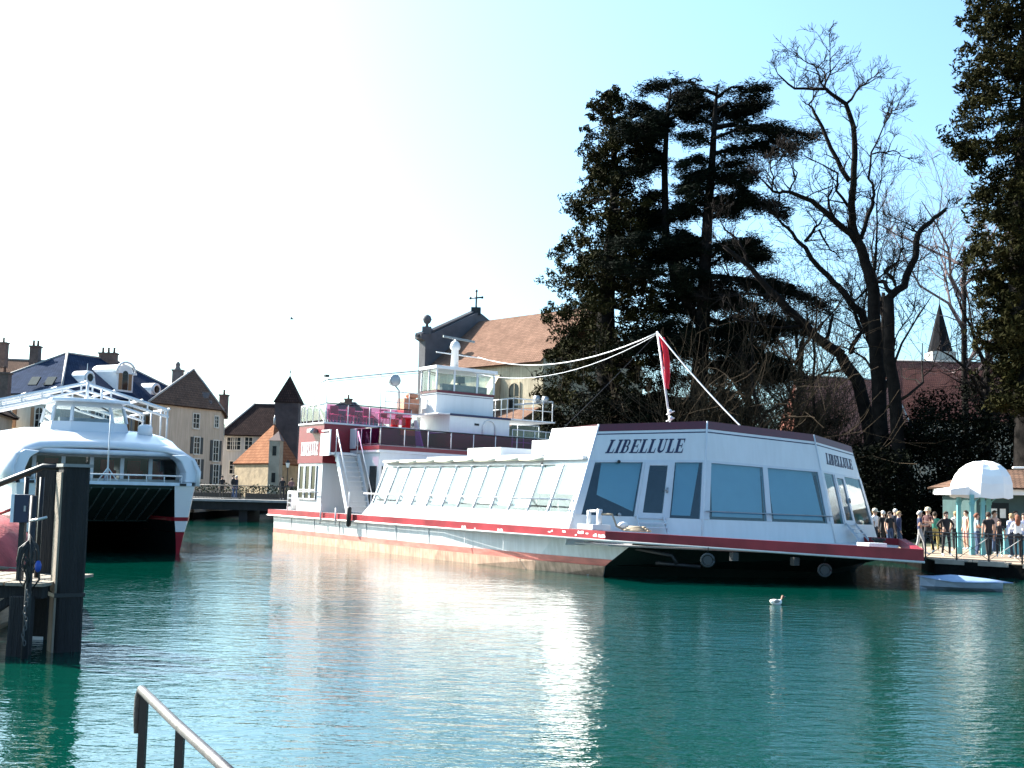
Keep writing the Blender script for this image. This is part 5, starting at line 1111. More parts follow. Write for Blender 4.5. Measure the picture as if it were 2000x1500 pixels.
# ---- cedar with flat tiers
def cedar():
    rd = random.Random(7); Y = 73.0; base = at(1362, 950, Y); root = thing('cedar_tree', 'big dark cedar with flat spreading tiers, behind the flag mast', 'tree', (base.x, base.y, GZ)); off = off_of(root)
    tr = [at(1358, 960, Y), at(1362, 820, Y), at(1372, 640, Y), at(1378, 500, Y), at(1384, 400, Y), at(1392, 300, Y), at(1398, 200, Y), at(1402, 168, Y)]; tr[0].z = GZ
    m = MB(off); m.tube(tr, [.7, .6, .46, .38, .3, .22, .12, .05], 9); m.build('trunk', BARK, root)
    tr2 = [at(1372, 640, Y), at(1322, 560, Y + 1), at(1300, 460, Y + 1.5), at(1298, 330, Y + 1.5), at(1303, 230, Y + 1.5), at(1310, 175, Y + 1.5)]
    m = MB(off); m.tube(tr2, [.32, .3, .26, .2, .13, .05], 8); m.build('second_stem', BARK, root)
    mc = MB(off); mb = MB(off)
    # tiers: stem row, stem column, tip column, tip row, thickness m
    tiers = [(1400, 185, 1265, 165, .3), (1400, 190, 1500, 172, .3), (1400, 215, 1480, 205, .3), (1302, 230, 1232, 210, .3), (1302, 215, 1370, 190, .3), (1302, 260, 1250, 262, .35), (1398, 250, 1582, 262, .32), (1396, 270, 1520, 250, .35), (1394, 300, 1545, 285, .3),
             (1394, 285, 1330, 268, .35), (1390, 330, 1462, 330, .4), (1388, 350, 1455, 372, .4), (1300, 320, 1248, 330, .4), (1390, 320, 1330, 320, .4), (1300, 380, 1262, 400, .4), (1385, 390, 1440, 402, .35), (1384, 400, 1320, 410, .45), (1382, 430, 1520, 398, .4), (1382, 420, 1455, 378, .4),
             (1298, 450, 1240, 470, .5), (1380, 470, 1320, 480, .5), (1380, 520, 1480, 500, .5), (1378, 540, 1610, 590, .5), (1378, 560, 1540, 560, .5), (1376, 580, 1300, 560, .5), (1376, 600, 1470, 600, .5), (1374, 620, 1580, 640, .45), (1372, 650, 1290, 640, .6), (1372, 690, 1450, 680, .5), (1370, 700, 1280, 700, .6), (1368, 740, 1300, 750, .6), (1368, 770, 1430, 780, .5), (1366, 800, 1290, 810, .6)]
    for _ in range(74):
        r0 = rd.uniform(185, 830); two = rd.random() < .45 and r0 < 620; c0 = 1302 if two else 1398 - (r0 - 180) * .055; sg = rd.choice((-1, 1)); ln = rd.uniform(25, 85) * (1.25 if sg > 0 else 1) * (1.0 + (r0 - 180) / 700)
        if sg > 0 and 420 < r0 < 480: continue
        tiers.append((c0, r0, c0 + sg * ln, r0 - rd.uniform(-34, 42), .4))
    for ti, (c0, r0, c1, r1, th) in enumerate(tiers):
        Y0 = Y + (1.5 if c0 < 1330 else 0); dY = rd.uniform(-3.5, 3.5); p, q = at(c0, r0, Y0), at(c1, r1, Y0 + dY)
        path = limbpath(p, q, rd, 7, .08)
        for i, x in enumerate(path): x.z += .35 * math.sin(math.pi * i / 7) - .15 * (i / 7) ** 2
        L = (q - p).length; mb.tube(path, .035 + .02 * L, 5, .02)
        # side shoots carry the needles, drooping at the tips
        for k in range(int(10 + L * 9)):
            t = rd.random() ** .7; i = min(6, int(t * 7)); b = path[i].lerp(path[i + 1], t * 7 - i)
            d = (q - p).normalized(); sdv = Vector((-d.y, d.x, 0)) * rd.choice((-1, 1)); e = b + (sdv * rd.uniform(.3, 1.0) + d * rd.uniform(.1, .9)) * (.5 + .22 * L * (1 - t * .6)) + Vector((0, 0, rd.uniform(-.8, .25)))
            mb.tube([b, b.lerp(e, .5) + Vector((0, 0, .08)), e], .022, 3, .008)
            for u in (.3, .55, .8, 1.0):
                g = b.lerp(e, u) + Vector((0, 0, .08 * math.sin(3 * u))); leafcloud(mc, g, (.42, .42, .2), 14, .15, rd, .45, .17)
    mb.build('limbs', BARK, root); tag(mc.build('crown', CEDAR, root, fix=False), kind='stuff')
cedar()

def twigs(m, p, d, L, r, depth, rd, up=.25, wander=.35, kids=(3, 5), minr=.012):
    """recursive bare branch"""
    n = 4; pts = [p]; q = p.copy(); dd = d.normalized()
    for i in range(n):
        dd = (dd + Vector((rd.gauss(0, wander), rd.gauss(0, wander), rd.gauss(0, wander) + up * .3)) * .5).normalized(); q = q + dd * (L / n); pts.append(q.copy())
    rs_ = [max(minr, r * (1 - .75 * i / n)) for i in range(n + 1)]
    m.tube(pts, rs_, 3 if r < .05 else 5, cap=False, smooth=False)
    if depth <= 0: return
    for k in range(rd.randint(*kids)):
        t = rd.uniform(.25, 1.0); i = min(n - 1, int(t * n)); b = pts[i].lerp(pts[i + 1], t * n - i); tg = (pts[i + 1] - pts[i]).normalized()
        o = tg.orthogonal().normalized(); o = Matrix.Rotation(rd.uniform(0, 6.28), 3, tg) @ o
        twigs(m, b, tg * rd.uniform(.5, 1.1) + o * rd.uniform(.5, 1.0) + Vector((0, 0, up)), L * rd.uniform(.42, .68), rs_[i] * rd.uniform(.45, .65), depth - 1, rd, up, wander, kids, minr)
def traced_tree(name, label, Y, trunk, limbs, seed, mat=BARK, tw=TWIG, tl=2.2, dens=1.0, depth=2):
    """limbs as measured rows of picture points with start/end radius; finer twigs grown from them"""
    rd = random.Random(seed); p0 = at(*trunk[0][0][0], Y); root = thing(name, label, 'tree', (p0.x, p0.y, GZ)); off = off_of(root)
    m = MB(off)
    def path(pts, dy0, dy1):
        out = []
        n = len(pts)
        for i, (x, y) in enumerate(pts): out.append(at(x, y, Y + dy0 + (dy1 - dy0) * i / max(1, n - 1)))
        # smooth in between
        sm = []
        for a, b in zip(out[:-1], out[1:]):
            for k in range(3): t = k / 3; sm.append(a.lerp(b, t) + Vector((rd.gauss(0, .05), 0, rd.gauss(0, .04))))
        return sm + [out[-1]]
    for pts, r0, r1 in trunk:
        w = path(pts, 0, 0); w[0].z = min(w[0].z, GZ); m.tube(w, r0 * .75, 9, r1 * .72)
    m.build('trunk', mat, root); mb = MB(off); mt = MB(off)
    for pts, r0, r1 in limbs:
        w = path(pts, 0, rd.uniform(-3, 3)); mb.tube(w, r0 * .72, 6, r1 * .7)
        for i in range(1, len(w)):
            tg = (w[i] - w[i - 1]); L = tg.length; tg.normalize(); cnt = max(1, int(dens * L * 1.1 + rd.random()))
            for _ in range(cnt):
                if rd.random() < .12: continue
                b = w[i - 1].lerp(w[i], rd.random()); o = Matrix.Rotation(rd.uniform(0, 6.28), 3, tg) @ tg.orthogonal().normalized(); f = i / len(w)
                twigs(mt, b, tg * rd.uniform(.2, 1) + o * rd.uniform(.6, 1.1) + Vector((0, 0, .3)), tl * rd.uniform(.35, .85), .028 + .03 * (1 - f), depth, rd)
        for _ in range(3): twigs(mt, w[-1], (w[-1] - w[-2]), tl * rd.uniform(.35, .6), .03, depth, rd)
    mb.build('limbs', mat, root); tag(mt.build('twigs', tw, root, fix=False), kind='stuff')
    return root
def z5(*a): return [(1360 + a[i] / 1.875, 60 + a[i + 1] / 1.875) for i in range(0, len(a), 2)]
traced_tree('bare_tree', 'tallest bare tree with forked black trunk at right of the ship roof', 66,
    [(z5(690, 1720, 678, 1500, 660, 1200, 645, 950, 620, 850, 590, 770), .62, .36)],
    [(z5(590, 770, 565, 680, 572, 560, 585, 400, 550, 270, 470, 215, 360, 210, 300, 160), .34, .05), (z5(550, 270, 600, 205, 650, 170), .12, .04), (z5(470, 215, 490, 150, 490, 60), .09, .03), (z5(470, 215, 430, 130, 380, 100), .08, .03),
     (z5(590, 770, 510, 700, 420, 620, 340, 590, 280, 590, 240, 545), .28, .06), (z5(560, 550, 490, 430, 440, 310, 415, 270, 440, 225), .2, .05), (z5(600, 760, 640, 650, 655, 600, 630, 540, 640, 450, 690, 340), .18, .05), (z5(640, 450, 720, 440, 770, 465), .07, .03),
     (z5(565, 660, 515, 590, 520, 520, 440, 480), .14, .04), (z5(500, 690, 480, 620, 500, 570, 420, 600), .12, .04), (z5(650, 900, 660, 800, 665, 650, 680, 500), .12, .03), (z5(340, 590, 370, 520, 330, 460), .08, .03), (z5(280, 590, 275, 510, 300, 480), .08, .03), (z5(690, 340, 700, 300, 730, 290), .06, .03)], 21, dens=.75, tl=2.0)
traced_tree('bare_tree', 'bare tree with one long sawn-off limb reaching right', 64.5,
    [(z5(755, 1720, 740, 1500, 712, 1200, 705, 980), .55, .38)],
    [(z5(705, 980, 760, 930, 800, 830, 810, 740, 855, 700, 912, 655), .34, .16), (z5(705, 960, 690, 920, 650, 920, 580, 990), .2, .08), (z5(725, 935, 720, 905, 685, 885, 740, 840, 755, 770), .13, .05), (z5(715, 1180, 735, 1100, 790, 1040), .06, .03), (z5(810, 740, 790, 715, 735, 690), .07, .03)], 22, dens=.5, tl=1.6)
traced_tree('bare_tree', 'bare tree with thick limbs leaning left behind the ship roof', 68,
    [(z5(655, 1740, 640, 1480, 590, 1280, 530, 1190), .6, .46)],
    [(z5(530, 1190, 400, 1080, 300, 980, 200, 870, 100, 790), .42, .14), (z5(640, 1120, 600, 1030, 540, 960, 480, 900, 400, 800, 350, 740, 300, 690), .36, .1), (z5(400, 770, 440, 720, 460, 690), .16, .06), (z5(450, 730, 480, 790, 520, 825), .1, .04), (z5(560, 1180, 600, 1100, 570, 980), .2, .14), (z5(480, 1130, 500, 1040, 430, 1000), .16, .06), (z5(300, 980, 200, 960, 60, 980), .16, .05), (z5(200, 870, 160, 780, 90, 700), .14, .05), (z5(300, 690, 310, 600, 260, 520), .1, .04), (z5(400, 1080, 300, 1090, 160, 1060), .14, .05), (z5(430, 1500, 430, 1200, 440, 1010), .14, .06), (z5(250, 1500, 200, 1250, 205, 1050), .16, .06)], 23, dens=.8, tl=2.6)
def grown_tree(label, px, Y, ptop, seed, mat=TWIG, spread=.5, n=9, depth=3, r=.35, bark=BARK, base_row=960):
    rd = random.Random(seed); b = at(px, base_row, Y); b.z = GZ; t = at(px, ptop, Y); H_ = t.z - GZ
    root = thing('bare_tree', label, 'tree', b); off = off_of(root); m = MB(off); mid = b + Vector((rd.uniform(-.4, .4), 0, H_ * .4)); m.tube([b, b.lerp(mid, .5) + Vector((.1, 0, 0)), mid, mid + Vector((rd.uniform(-.5, .5), 0, H_ * .25))], [r, r * .85, r * .7, r * .4], 8); m.build('trunk', bark, root)
    mt = MB(off)
    for k in range(n):
        a = rd.uniform(0, 6.28); z = rd.uniform(.28, .62); p = b.lerp(mid, min(1, z / .4)) if z < .4 else mid + Vector((0, 0, H_ * (z - .4)))
        twigs(mt, p, Vector((math.cos(a) * spread, math.sin(a) * spread, .8)), H_ * rd.uniform(.2, .3), r * .4, depth, rd, up=.14, wander=.5, kids=(4, 6), minr=.012)
    tag(mt.build('branches', mat, root, fix=False), kind='stuff')
    return root
grown_tree('fine-twigged bare tree standing between cedar and tallest bare tree', 1470, 84, 390, 31)
grown_tree('brown bare tree low behind the ship bow roof', 1420, 80, 520, 32, TWIGB, .7, 10)
grown_tree('pale fine-twigged bare tree at far right beside the redwood', 1885, 96, 195, 33, TWIGP, .6, 12)
grown_tree('thin bare tree right of the tallest bare tree trunk', 1725, 88, 330, 34, TWIG, .35, 8)
grown_tree('low spreading dark tree in front of the far spire', 1925, 70, 470, 35, TWIG, .75, 10)
grown_tree('slim bare tree right behind the flag mast', 1560, 92, 470, 36, TWIG, .5, 9)
# brown twiggy shrubs behind the bow roof
for i, (px, Y, pt, sd) in enumerate([(1395, 70, 690, 1), (1465, 69, 675, 2), (1535, 70, 700, 3), (1600, 72, 720, 4), (1340, 71, 740, 5)]):
    rd = random.Random(50 + i); b = at(px, 950, Y); b.z = GZ; H_ = at(px, pt, Y).z - GZ
    labs = ['brown leafless shrub right below the flag mast', 'tallest brown leafless shrub behind the bow roof', 'brown leafless shrub behind the middle of the bow roof', 'brown leafless shrub nearest the leaning trunk', 'brown leafless shrub at the foot of the cedar']
    root = thing('leafless_shrub', labs[i], 'shrub', b, group='leafless shrubs behind the bow'); m = MB()
    for k in range(26):
        a = rd.uniform(0, 6.28); twigs(m, Vector((rd.gauss(0, .5), rd.gauss(0, .5), 0)), Vector((math.cos(a) * .45, math.sin(a) * .45, 1)), H_ * rd.uniform(.55, .9), .05, 2, rd, up=.2, wander=.3, kids=(4, 6), minr=.013)
    tag(m.build('stems', TWIGB, root, fix=False), kind='stuff')
# dark evergreen undergrowth
labs = ['dark evergreen shrub at the foot of the redwood', 'dark evergreen shrub below the cedar', 'dark ivy mass behind the ship bow roof', 'dark ivy mass around the leaning trunk', 'black evergreen thicket right of the twin trunks', 'black evergreen thicket behind the waiting people', 'dark evergreen bank behind the kiosk dome', 'dark evergreen bank at the right edge', 'dark evergreen bush left of the church end', 'tall dark holly between trunks and kiosk', 'tall dark thicket below the far spire']
for i, (px, Y, pt, hw, n) in enumerate([(1090, 74, 800, 2.4, 70), (1260, 72, 740, 3.2, 110), (1420, 75, 800, 3.0, 80), (1620, 72, 800, 3.0, 90), (1780, 66, 820, 3.0, 120), (1720, 62, 870, 2.6, 100), (1850, 64, 800, 3.0, 120), (1960, 62, 790, 3.0, 120), (1150, 71, 760, 2.4, 90), (1830, 70, 760, 2.6, 110), (1920, 76, 735, 3.6, 130)]):
    rd = random.Random(80 + i); b = at(px, 950, Y); b.z = GZ; H_ = at(px, pt, Y).z - GZ
    root = thing('evergreen_shrub', labs[i], 'shrub', b, group='evergreen undergrowth of the park'); m = MB(); m.tube([(0, 0, 0), (.1, 0, H_ * .4), (0, .1, H_ * .7)], .14, 6, .05); m.build('stem', BARK, root); m = MB()
    for k in range(n):
        a = rd.uniform(0, 6.28); t = rd.random(); rr = hw * math.sqrt(rd.random()) * (1 - .55 * t ** 2); leafcloud(m, (rr * math.cos(a), rr * math.sin(a), .3 + t * (H_ - .6)), (.7, .7, .55), 60, .1, rd)
    tag(m.build('foliage', IVY, root, fix=False), kind='stuff')
# ================================================================ plaza: quay railing, kiosk, people
qa, qb, qc = Vector((14.95, 42.55, GZ)), Vector((17.55, 40.55, GZ)), Vector((26, 34.0, GZ))
def quay_rail(label, a, b):
    L = (b - a).length; n = max(1, round(L / 1.3)); t = thing('quay_railing', label, 'railing', a, group='quay railings of the plaza'); d = (b - a) / n; up = Vector((0, 0, 1))
    IRON = pm('railing_iron', (.1, .1, .105), .45, .5)
    for z in (1.0, .88, .1): m = MB(); m.tube([up * z, d * n + up * z], .02 if z > .9 else .014, 6); m.build('rail', IRON, t)
    pst = MB(); pst.box(-.022, .022, -.022, .022, 0, 1.04); pme = pst.mesh('post', DARKM)
    for i in range(n + 1): o = inst('post', pme, t); o.location = d * i
    for i in range(n):
        for z0, z1 in ((.1, .88), (.88, .1)):
            m = MB(); m.tube([d * i + up * z0, d * (i + 1) + up * z1], .01, 4); m.build('cross_brace', IRON, t)
        m = MB(); m.tube([d * (i + .5) + up * .1, d * (i + .5) + up * .0], .012, 4); m.build('foot', IRON, t)
quay_rail('short stretch of iron quay railing next to the ship bow', qa, qb); quay_rail('long iron quay railing with crossed braces at the right edge', qb, qc)
# ---- kiosk with canvas half dome
TURQ = pm('turquoise_paint', (.13, .36, .37), .5, var=.12); CANV = pm('white_canvas', (.8, .79, .77), .75, var=.05, scale=2, bump=.1)
k0 = at(1935, 1050, 50.5); kx, ky = k0.x, k0.y
ki = thing('ticket_kiosk', 'turquoise quay kiosk with tiled roof and white canvas half dome', 'kiosk', (kx, ky, GZ)); ko = off_of(ki)
m = MB(); m.box(-.2, 5.5, 1.0, 5.0, 0, 2.45); m.build('wall', pm('dark_interior_shade', (.02, .055, .055), .6, var=.2), ki)  # wall colour darkened to stand for the kiosk's shaded interior
m = MB(); m.box(.3, 1.2, .96, .999, .95, 2.1); o = m.build('hatch', PANE, ki)
m = MB(); m.box(.2, 1.4, .75, .99, .88, .94); m.build('counter', TURQ, o)
for x in (.42, .8): m = MB(); m.box(x, x + .25, .93, .955, 1.45, 1.85); m.build('notice', pm('paper', (.7, .7, .66), .8), o)
m = MB(); m.box(-.5, 5.8, .2, 5.4, 2.451, 2.75); m.build('fascia', CANV, ki)
A_, B_, C_, D_ = Vector((-.7, .0, 2.76)), Vector((6, .0, 2.76)), Vector((6, 5.6, 2.76)), Vector((-.7, 5.6, 2.76)); r0, r1 = Vector((1.0, 2.8, 3.6)), Vector((4.5, 2.8, 3.6))
roof_planes('roof', [[A_, B_, r1, r0], [C_, D_, r0, r1], [D_, A_, r0], [B_, C_, r1]], TILE_BROWN, ki, (0, 0, 0), .08)
m = MB(); m.tube([A_ + Vector((1.7, 0, .85)), r1 + Vector((0, -.2, .12))], .05, 6); m.build('roof_edge', CANV, ki)
# half dome on columns in front
dc = at(1916, 962, 48.0) - Vector((kx, ky, GZ)); dr = 1.12; dz = dc.z
rings = []
for j in range(7):
    ph = math.pi / 2 * j / 6; rr = dr * 1.05 * (math.cos(ph) ** .9 + .02); zz = dz + 1.3 * math.sin(ph) ** .92
    rings.append([Vector((dc.x + .12 * math.sin(ph) + rr * math.cos(2 * math.pi * i / 16) * (1 if i % 2 else .93), dc.y + rr * math.sin(2 * math.pi * i / 16) * (1 if i % 2 else .93), zz - (0 if i % 2 else .05))) for i in range(16)])
m = MB(); m.loft([[p + Vector((0, 0, -.2)) for p in rings[0]]] + rings, closed=True, caps=False, smooth=False); do = m.build('canvas_dome', CANV, ki); do.modifiers.new('thickness', 'SOLIDIFY').thickness = .02
m = MB(); m.hexa([(dc.x - dr - .45, dc.y - .9, dz - .12), (dc.x - dr + .3, dc.y - .9, dz - .12), (dc.x - dr + .3, dc.y + .9, dz - .12), (dc.x - dr - .45, dc.y + .9, dz - .12), (dc.x - dr - .45, dc.y - .9, dz + .1), (dc.x - dr + .3, dc.y - .9, dz + .22), (dc.x - dr + .3, dc.y + .9, dz + .22), (dc.x - dr - .45, dc.y + .9, dz + .1)]); m.build('side_awning', CANV, ki)
for px, dy in ((1873, -.3), (1899, -.9), (1920, -.8), (1932, .3)):
    p = at(px, 1050, 48.0 + dy) - Vector((kx, ky, GZ)); m = MB(); m.box(p.x - .07, p.x + .07, p.y - .07, p.y + .07, 0, dz - .1); m.box(p.x - .1, p.x + .1, p.y - .1, p.y + .1, 0, .3); m.box(p.x - .09, p.x + .09, p.y - .09, p.y + .09, dz - .5, dz - .4); m.build('column', TURQ, ki)
    m = MB(); m.tube([(p.x, p.y, dz - .75), (p.x + .12, p.y, dz - .35), (p.x + .4, p.y, dz - .14)], .025, 5); m.build('arch_bracket', TURQ, ki)
m = MB(); q = at(1972, 1060, 48.5) - Vector((kx, ky, GZ)); m.box(q.x - .3, q.x + .5, q.y - .2, q.y + .2, 0.02, 1.0); m.box(q.x - .36, q.x + .56, q.y - .26, q.y + .26, 1.001, 1.05); m.build('ticket_desk', TURQ, ki)
# ---- lamps
def lantern_post(label, px, Y, z0, h, lit=False):
    p = at(px, 960, Y); t = thing('lamp_post', label, 'street lamp', (p.x, p.y, z0)); m = MB(); m.lathe([(.1, 0), (.09, .3), (.045, .35), (.035, h - .55), (.06, h - .5)], 10); m.build('post', DARKM, t)
    m = MB(); m.lathe([(.09, h - .49), (.17, h - .12)], 6, smooth=False); m.build('lantern_glass', pm('frosted_glass', (.7, .7, .68), .4), t)
    m = MB(); m.lathe([(.2, h - .119), (.1, h + .02), (.03, h + .12)], 6, smooth=False); m.build('lantern_cap', DARKM, t)
lantern_post('black lantern lamp post on the bridge by the orange-roofed house', 560, 92, 1.56, 3.0)
# ---- people
SKIN = pm('skin', (.5, .3, .21), .6, var=.06)
def fabric(c): return pm('cloth_%02d_%02d_%02d' % tuple(int(x * 99) for x in c), c, .85, var=.15, scale=6)
def person(label, loc, rot, h, shirt, legs, hair, shoes=(.6, .6, .6), sleeve='short', shorts=False, pose=0, hat=None, skin=None, longhair=False, bag=None, group=None):
    """one continuous skinned body; the faces take skin, shirt, trouser and shoe colours by where they lie"""
    k = h / 1.72; t = thing('person', label, 'person', loc, rot, group)
    step = [.0, .16, -.1, .22][pose % 4]; sw = [0, .05, .0, .1][pose % 4]
    V = {'pel': (0, 0, .95), 'wst': (0, 0, 1.10), 'chs': (0, .0, 1.28), 'nk': (0, .01, 1.46), 'hd': (0, -.015, 1.56), 'top': (0, -.01, 1.66),
         'hl': (-.09, 0, .90), 'hr': (.09, 0, .90), 'kl': (-.10, -.03 - step * .6, .50), 'kr': (.10, -.02 + step * .4, .50), 'al': (-.10, .02 - step, .09), 'ar': (.10, .02 + step * .9, .10), 'tl': (-.11, -.14 - step, .035), 'tr': (.12, -.14 + step * .9, .035),
         'sl': (-.17, 0, 1.40), 'sr': (.17, 0, 1.40)}
    if pose in (0, 1): V.update(el=(-.22, .03, 1.13), er=(.22, .03, 1.13), wl=(-.23, -.05 - sw, .88), wr=(.23, -.05 + sw, .88), ml=(-.225, -.09 - sw, .80), mr=(.225, -.09 + sw, .80))
    if pose == 2: V.update(el=(-.36, .06, 1.17), er=(.36, .06, 1.17), wl=(-.20, -.04, 1.02), wr=(.20, -.04, 1.02), ml=(-.14, -.08, .99), mr=(.14, -.08, .99))      # hands on hips
    if pose == 3: V.update(el=(-.23, -.02, 1.14), er=(.23, -.04, 1.15), wl=(-.12, -.25, 1.14), wr=(.10, -.27, 1.18), ml=(-.05, -.32, 1.16), mr=(.04, -.33, 1.2))       # hands in front
    if pose == 4: V.update(el=(-.24, -.05, 1.15), er=(.22, .03, 1.13), wl=(-.22, -.32, 1.25), wr=(.23, -.03, .88), ml=(-.2, -.42, 1.3), mr=(.22, -.07, .80))             # one arm reaching out
    E_ = [('pel', 'wst'), ('wst', 'chs'), ('chs', 'nk'), ('nk', 'hd'), ('hd', 'top'), ('pel', 'hl'), ('pel', 'hr'), ('hl', 'kl'), ('hr', 'kr'), ('kl', 'al'), ('kr', 'ar'), ('al', 'tl'), ('ar', 'tr'), ('chs', 'sl'), ('chs', 'sr'), ('sl', 'el'), ('sr', 'er'), ('el', 'wl'), ('er', 'wr'), ('wl', 'ml'), ('wr', 'mr')]
    rad = dict(pel=(.15, .11), wst=(.14, .10), chs=(.16, .11), nk=(.055, .055), hd=(.085, .10), top=(.06, .075), hl=(.085, .085), hr=(.085, .085), kl=(.06, .06), kr=(.06, .06), al=(.042, .042), ar=(.042, .042), tl=(.04, .03), tr=(.04, .03), sl=(.06, .06), sr=(.06, .06), el=(.042, .042), er=(.042, .042), wl=(.03, .03), wr=(.03, .03), ml=(.035, .022), mr=(.035, .022))
    names = list(V); me = bpy.data.meshes.new('skeleton'); me.from_pydata([tuple(c * k for c in V[n]) for n in names], [(names.index(a), names.index(b)) for a, b in E_], [])
    tmp = bpy.data.objects.new('skeleton', me); COL.link(tmp); sk = tmp.modifiers.new('skin', 'SKIN'); sk.use_smooth_shade = True
    for i, n in enumerate(names):
        sv = me.skin_vertices[0].data[i]; sv.radius = (rad[n][0] * k, rad[n][1] * k); sv.use_root = (n == 'pel')
    tmp.modifiers.new('subdivision', 'SUBSURF').levels = 1
    dg_ = bpy.context.evaluated_depsgraph_get(); dg_.update(); bm_ = bpy.data.meshes.new_from_object(tmp.evaluated_get(dg_)); bpy.data.objects.remove(tmp)
    sm = skin or SKIN; bm_.materials.clear()
    for mt in (sm, fabric(shirt), fabric(legs), fabric(shoes)): bm_.materials.append(mt)
    seg = [(Vector(V[a]) * k, Vector(V[b]) * k, a, b) for a, b in E_]
    for p in bm_.polygons:
        c = p.center; best = None
        for a, b, na, nb in seg:
            d = b - a; tt = max(0, min(1, (c - a).dot(d) / d.length_squared)); dist = (c - a - d * tt).length
            if best is None or dist < best[0]: best = (dist, na, nb, tt)
        _, na, nb, tt = best; mi = 1
        if nb in ('hd', 'top') or (na == 'chs' and nb == 'nk' and c.z > 1.435 * k): mi = 0
        elif nb in ('hl', 'hr', 'kl', 'kr') or (na == 'pel' and c.z < .98 * k): mi = 2
        elif nb in ('al', 'ar'): mi = 0 if shorts else 2
        elif nb in ('tl', 'tr'): mi = 3
        elif nb in ('el', 'er'): mi = 1 if (sleeve == 'long' or tt < .6) and sleeve != 'none' else 0
        elif nb in ('wl', 'wr'): mi = 1 if sleeve == 'long' else 0
        elif nb in ('ml', 'mr'): mi = 0
        p.material_index = mi; p.use_smooth = True
    # fingers, nose and ears grow out of the same mesh
    f = MB()
    for hnd, wr, sd in (('ml', 'wl', -1), ('mr', 'wr', 1)):
        a, w = Vector(V[hnd]) * k, Vector(V[wr]) * k; d = (a - w).normalized(); sdv = d.cross(Vector((0, 0, 1))); sdv = sdv.normalized() if sdv.length > .3 else Vector((0, 1, 0))
        for q, L in ((-.024, .06), (-.008, .072), (.008, .068), (.024, .052)): f.tube([a - d * .01 + sdv * q * k, a + (d * L * .6 + sdv * q) * k, a + (d * L + sdv * q + Vector((0, -.015, -.01))) * k], .008 * k, 4, .006 * k)
        f.tube([w + d * .02 + sdv * .028 * k, w + (d * .06 + sdv * .045) * k, w + (d * .085 + sdv * .04) * k], .009 * k, 4, .007 * k)
    hc = Vector(V['hd']) * k; f.tube([hc + Vector((0, -.085, .02)) * k, hc + Vector((0, -.115, -.01)) * k, hc + Vector((0, -.09, -.02)) * k], .011 * k, 4)
    for sd in (-1, 1): f.ball(hc + Vector((sd * .082, .015, 0)) * k, .012 * k, .02 * k, .03 * k, 6, 4)
    b2 = bmesh.new(); b2.from_mesh(bm_); fm = f.mesh('tmp', sm); b2.from_mesh(fm); b2.to_mesh(bm_); b2.free(); bpy.data.meshes.remove(fm)
    o = bpy.data.objects.new('body', bm_); COL.link(o); o.parent = t
    hm = fabric(hair); m = MB(); prof = [(.06, 1.52), (.1, 1.56), (.108, 1.61), (.095, 1.66), (.06, 1.70), (.01, 1.715)]
    rg = []
    for r, z in prof:
        rg.append([Vector((r * .93 * math.cos(2 * math.pi * i / 12), (.018 if z < 1.63 else 0) + r * 1.05 * (math.sin(2 * math.pi * i / 12) if math.sin(2 * math.pi * i / 12) > 0 or z > 1.625 else .35 * math.sin(2 * math.pi * i / 12)) - .01, z)) * k for i in range(12)])
    m.loft(rg, smooth=True)
    if longhair: m.loft([[Vector((r * math.cos(2 * math.pi * i / 10), .075 + .5 * r * math.sin(2 * math.pi * i / 10), z)) * k for i in range(10)] for r, z in ((.085, 1.6), (.1, 1.5), (.1, 1.38), (.06, 1.28))], smooth=True)
    m.build('hair', hm, t)
    for sd in (-1, 1): m = MB(); m.ball(hc + Vector((sd * .032, -.092, .03)) * k, .011 * k, .006 * k, .007 * k, 6, 4); m.build('eye', DARKM, t)
    if hat: m = MB(); m.lathe([(.112, 1.61), (.115, 1.66), (.09, 1.73), (.02, 1.755)], 12, (0, -.005, 0)); m.v = [v * k for v in m.v]; m.hexa([Vector(p) * k for p in ((-.07, -.1, 1.61), (.07, -.1, 1.61), (.06, -.2, 1.60), (-.06, -.2, 1.60), (-.07, -.1, 1.63), (.07, -.1, 1.63), (.06, -.2, 1.61), (-.06, -.2, 1.61))]); m.build('cap', fabric(hat), t)
    if bag: m = MB(); m.box(-.15 * k, .15 * k, .12 * k, .26 * k, 1.02 * k, 1.4 * k); m.build('backpack', fabric(bag), t, bevel=.03)
    return t
BLK, DKB, JEAN, WHT, GRY, NVY = (.012, .012, .014), (.02, .024, .04), (.04, .07, .14), (.75, .75, .75), (.3, .31, .32), (.02, .03, .08)
BRN, BLD, GRH, RDH = (.035, .02, .012), (.3, .2, .1), (.5, .48, .45), (.18, .06, .03)
def at_ground(px, Y): p = at(px, 1050, Y); return (p.x, p.y, GZ + .02)
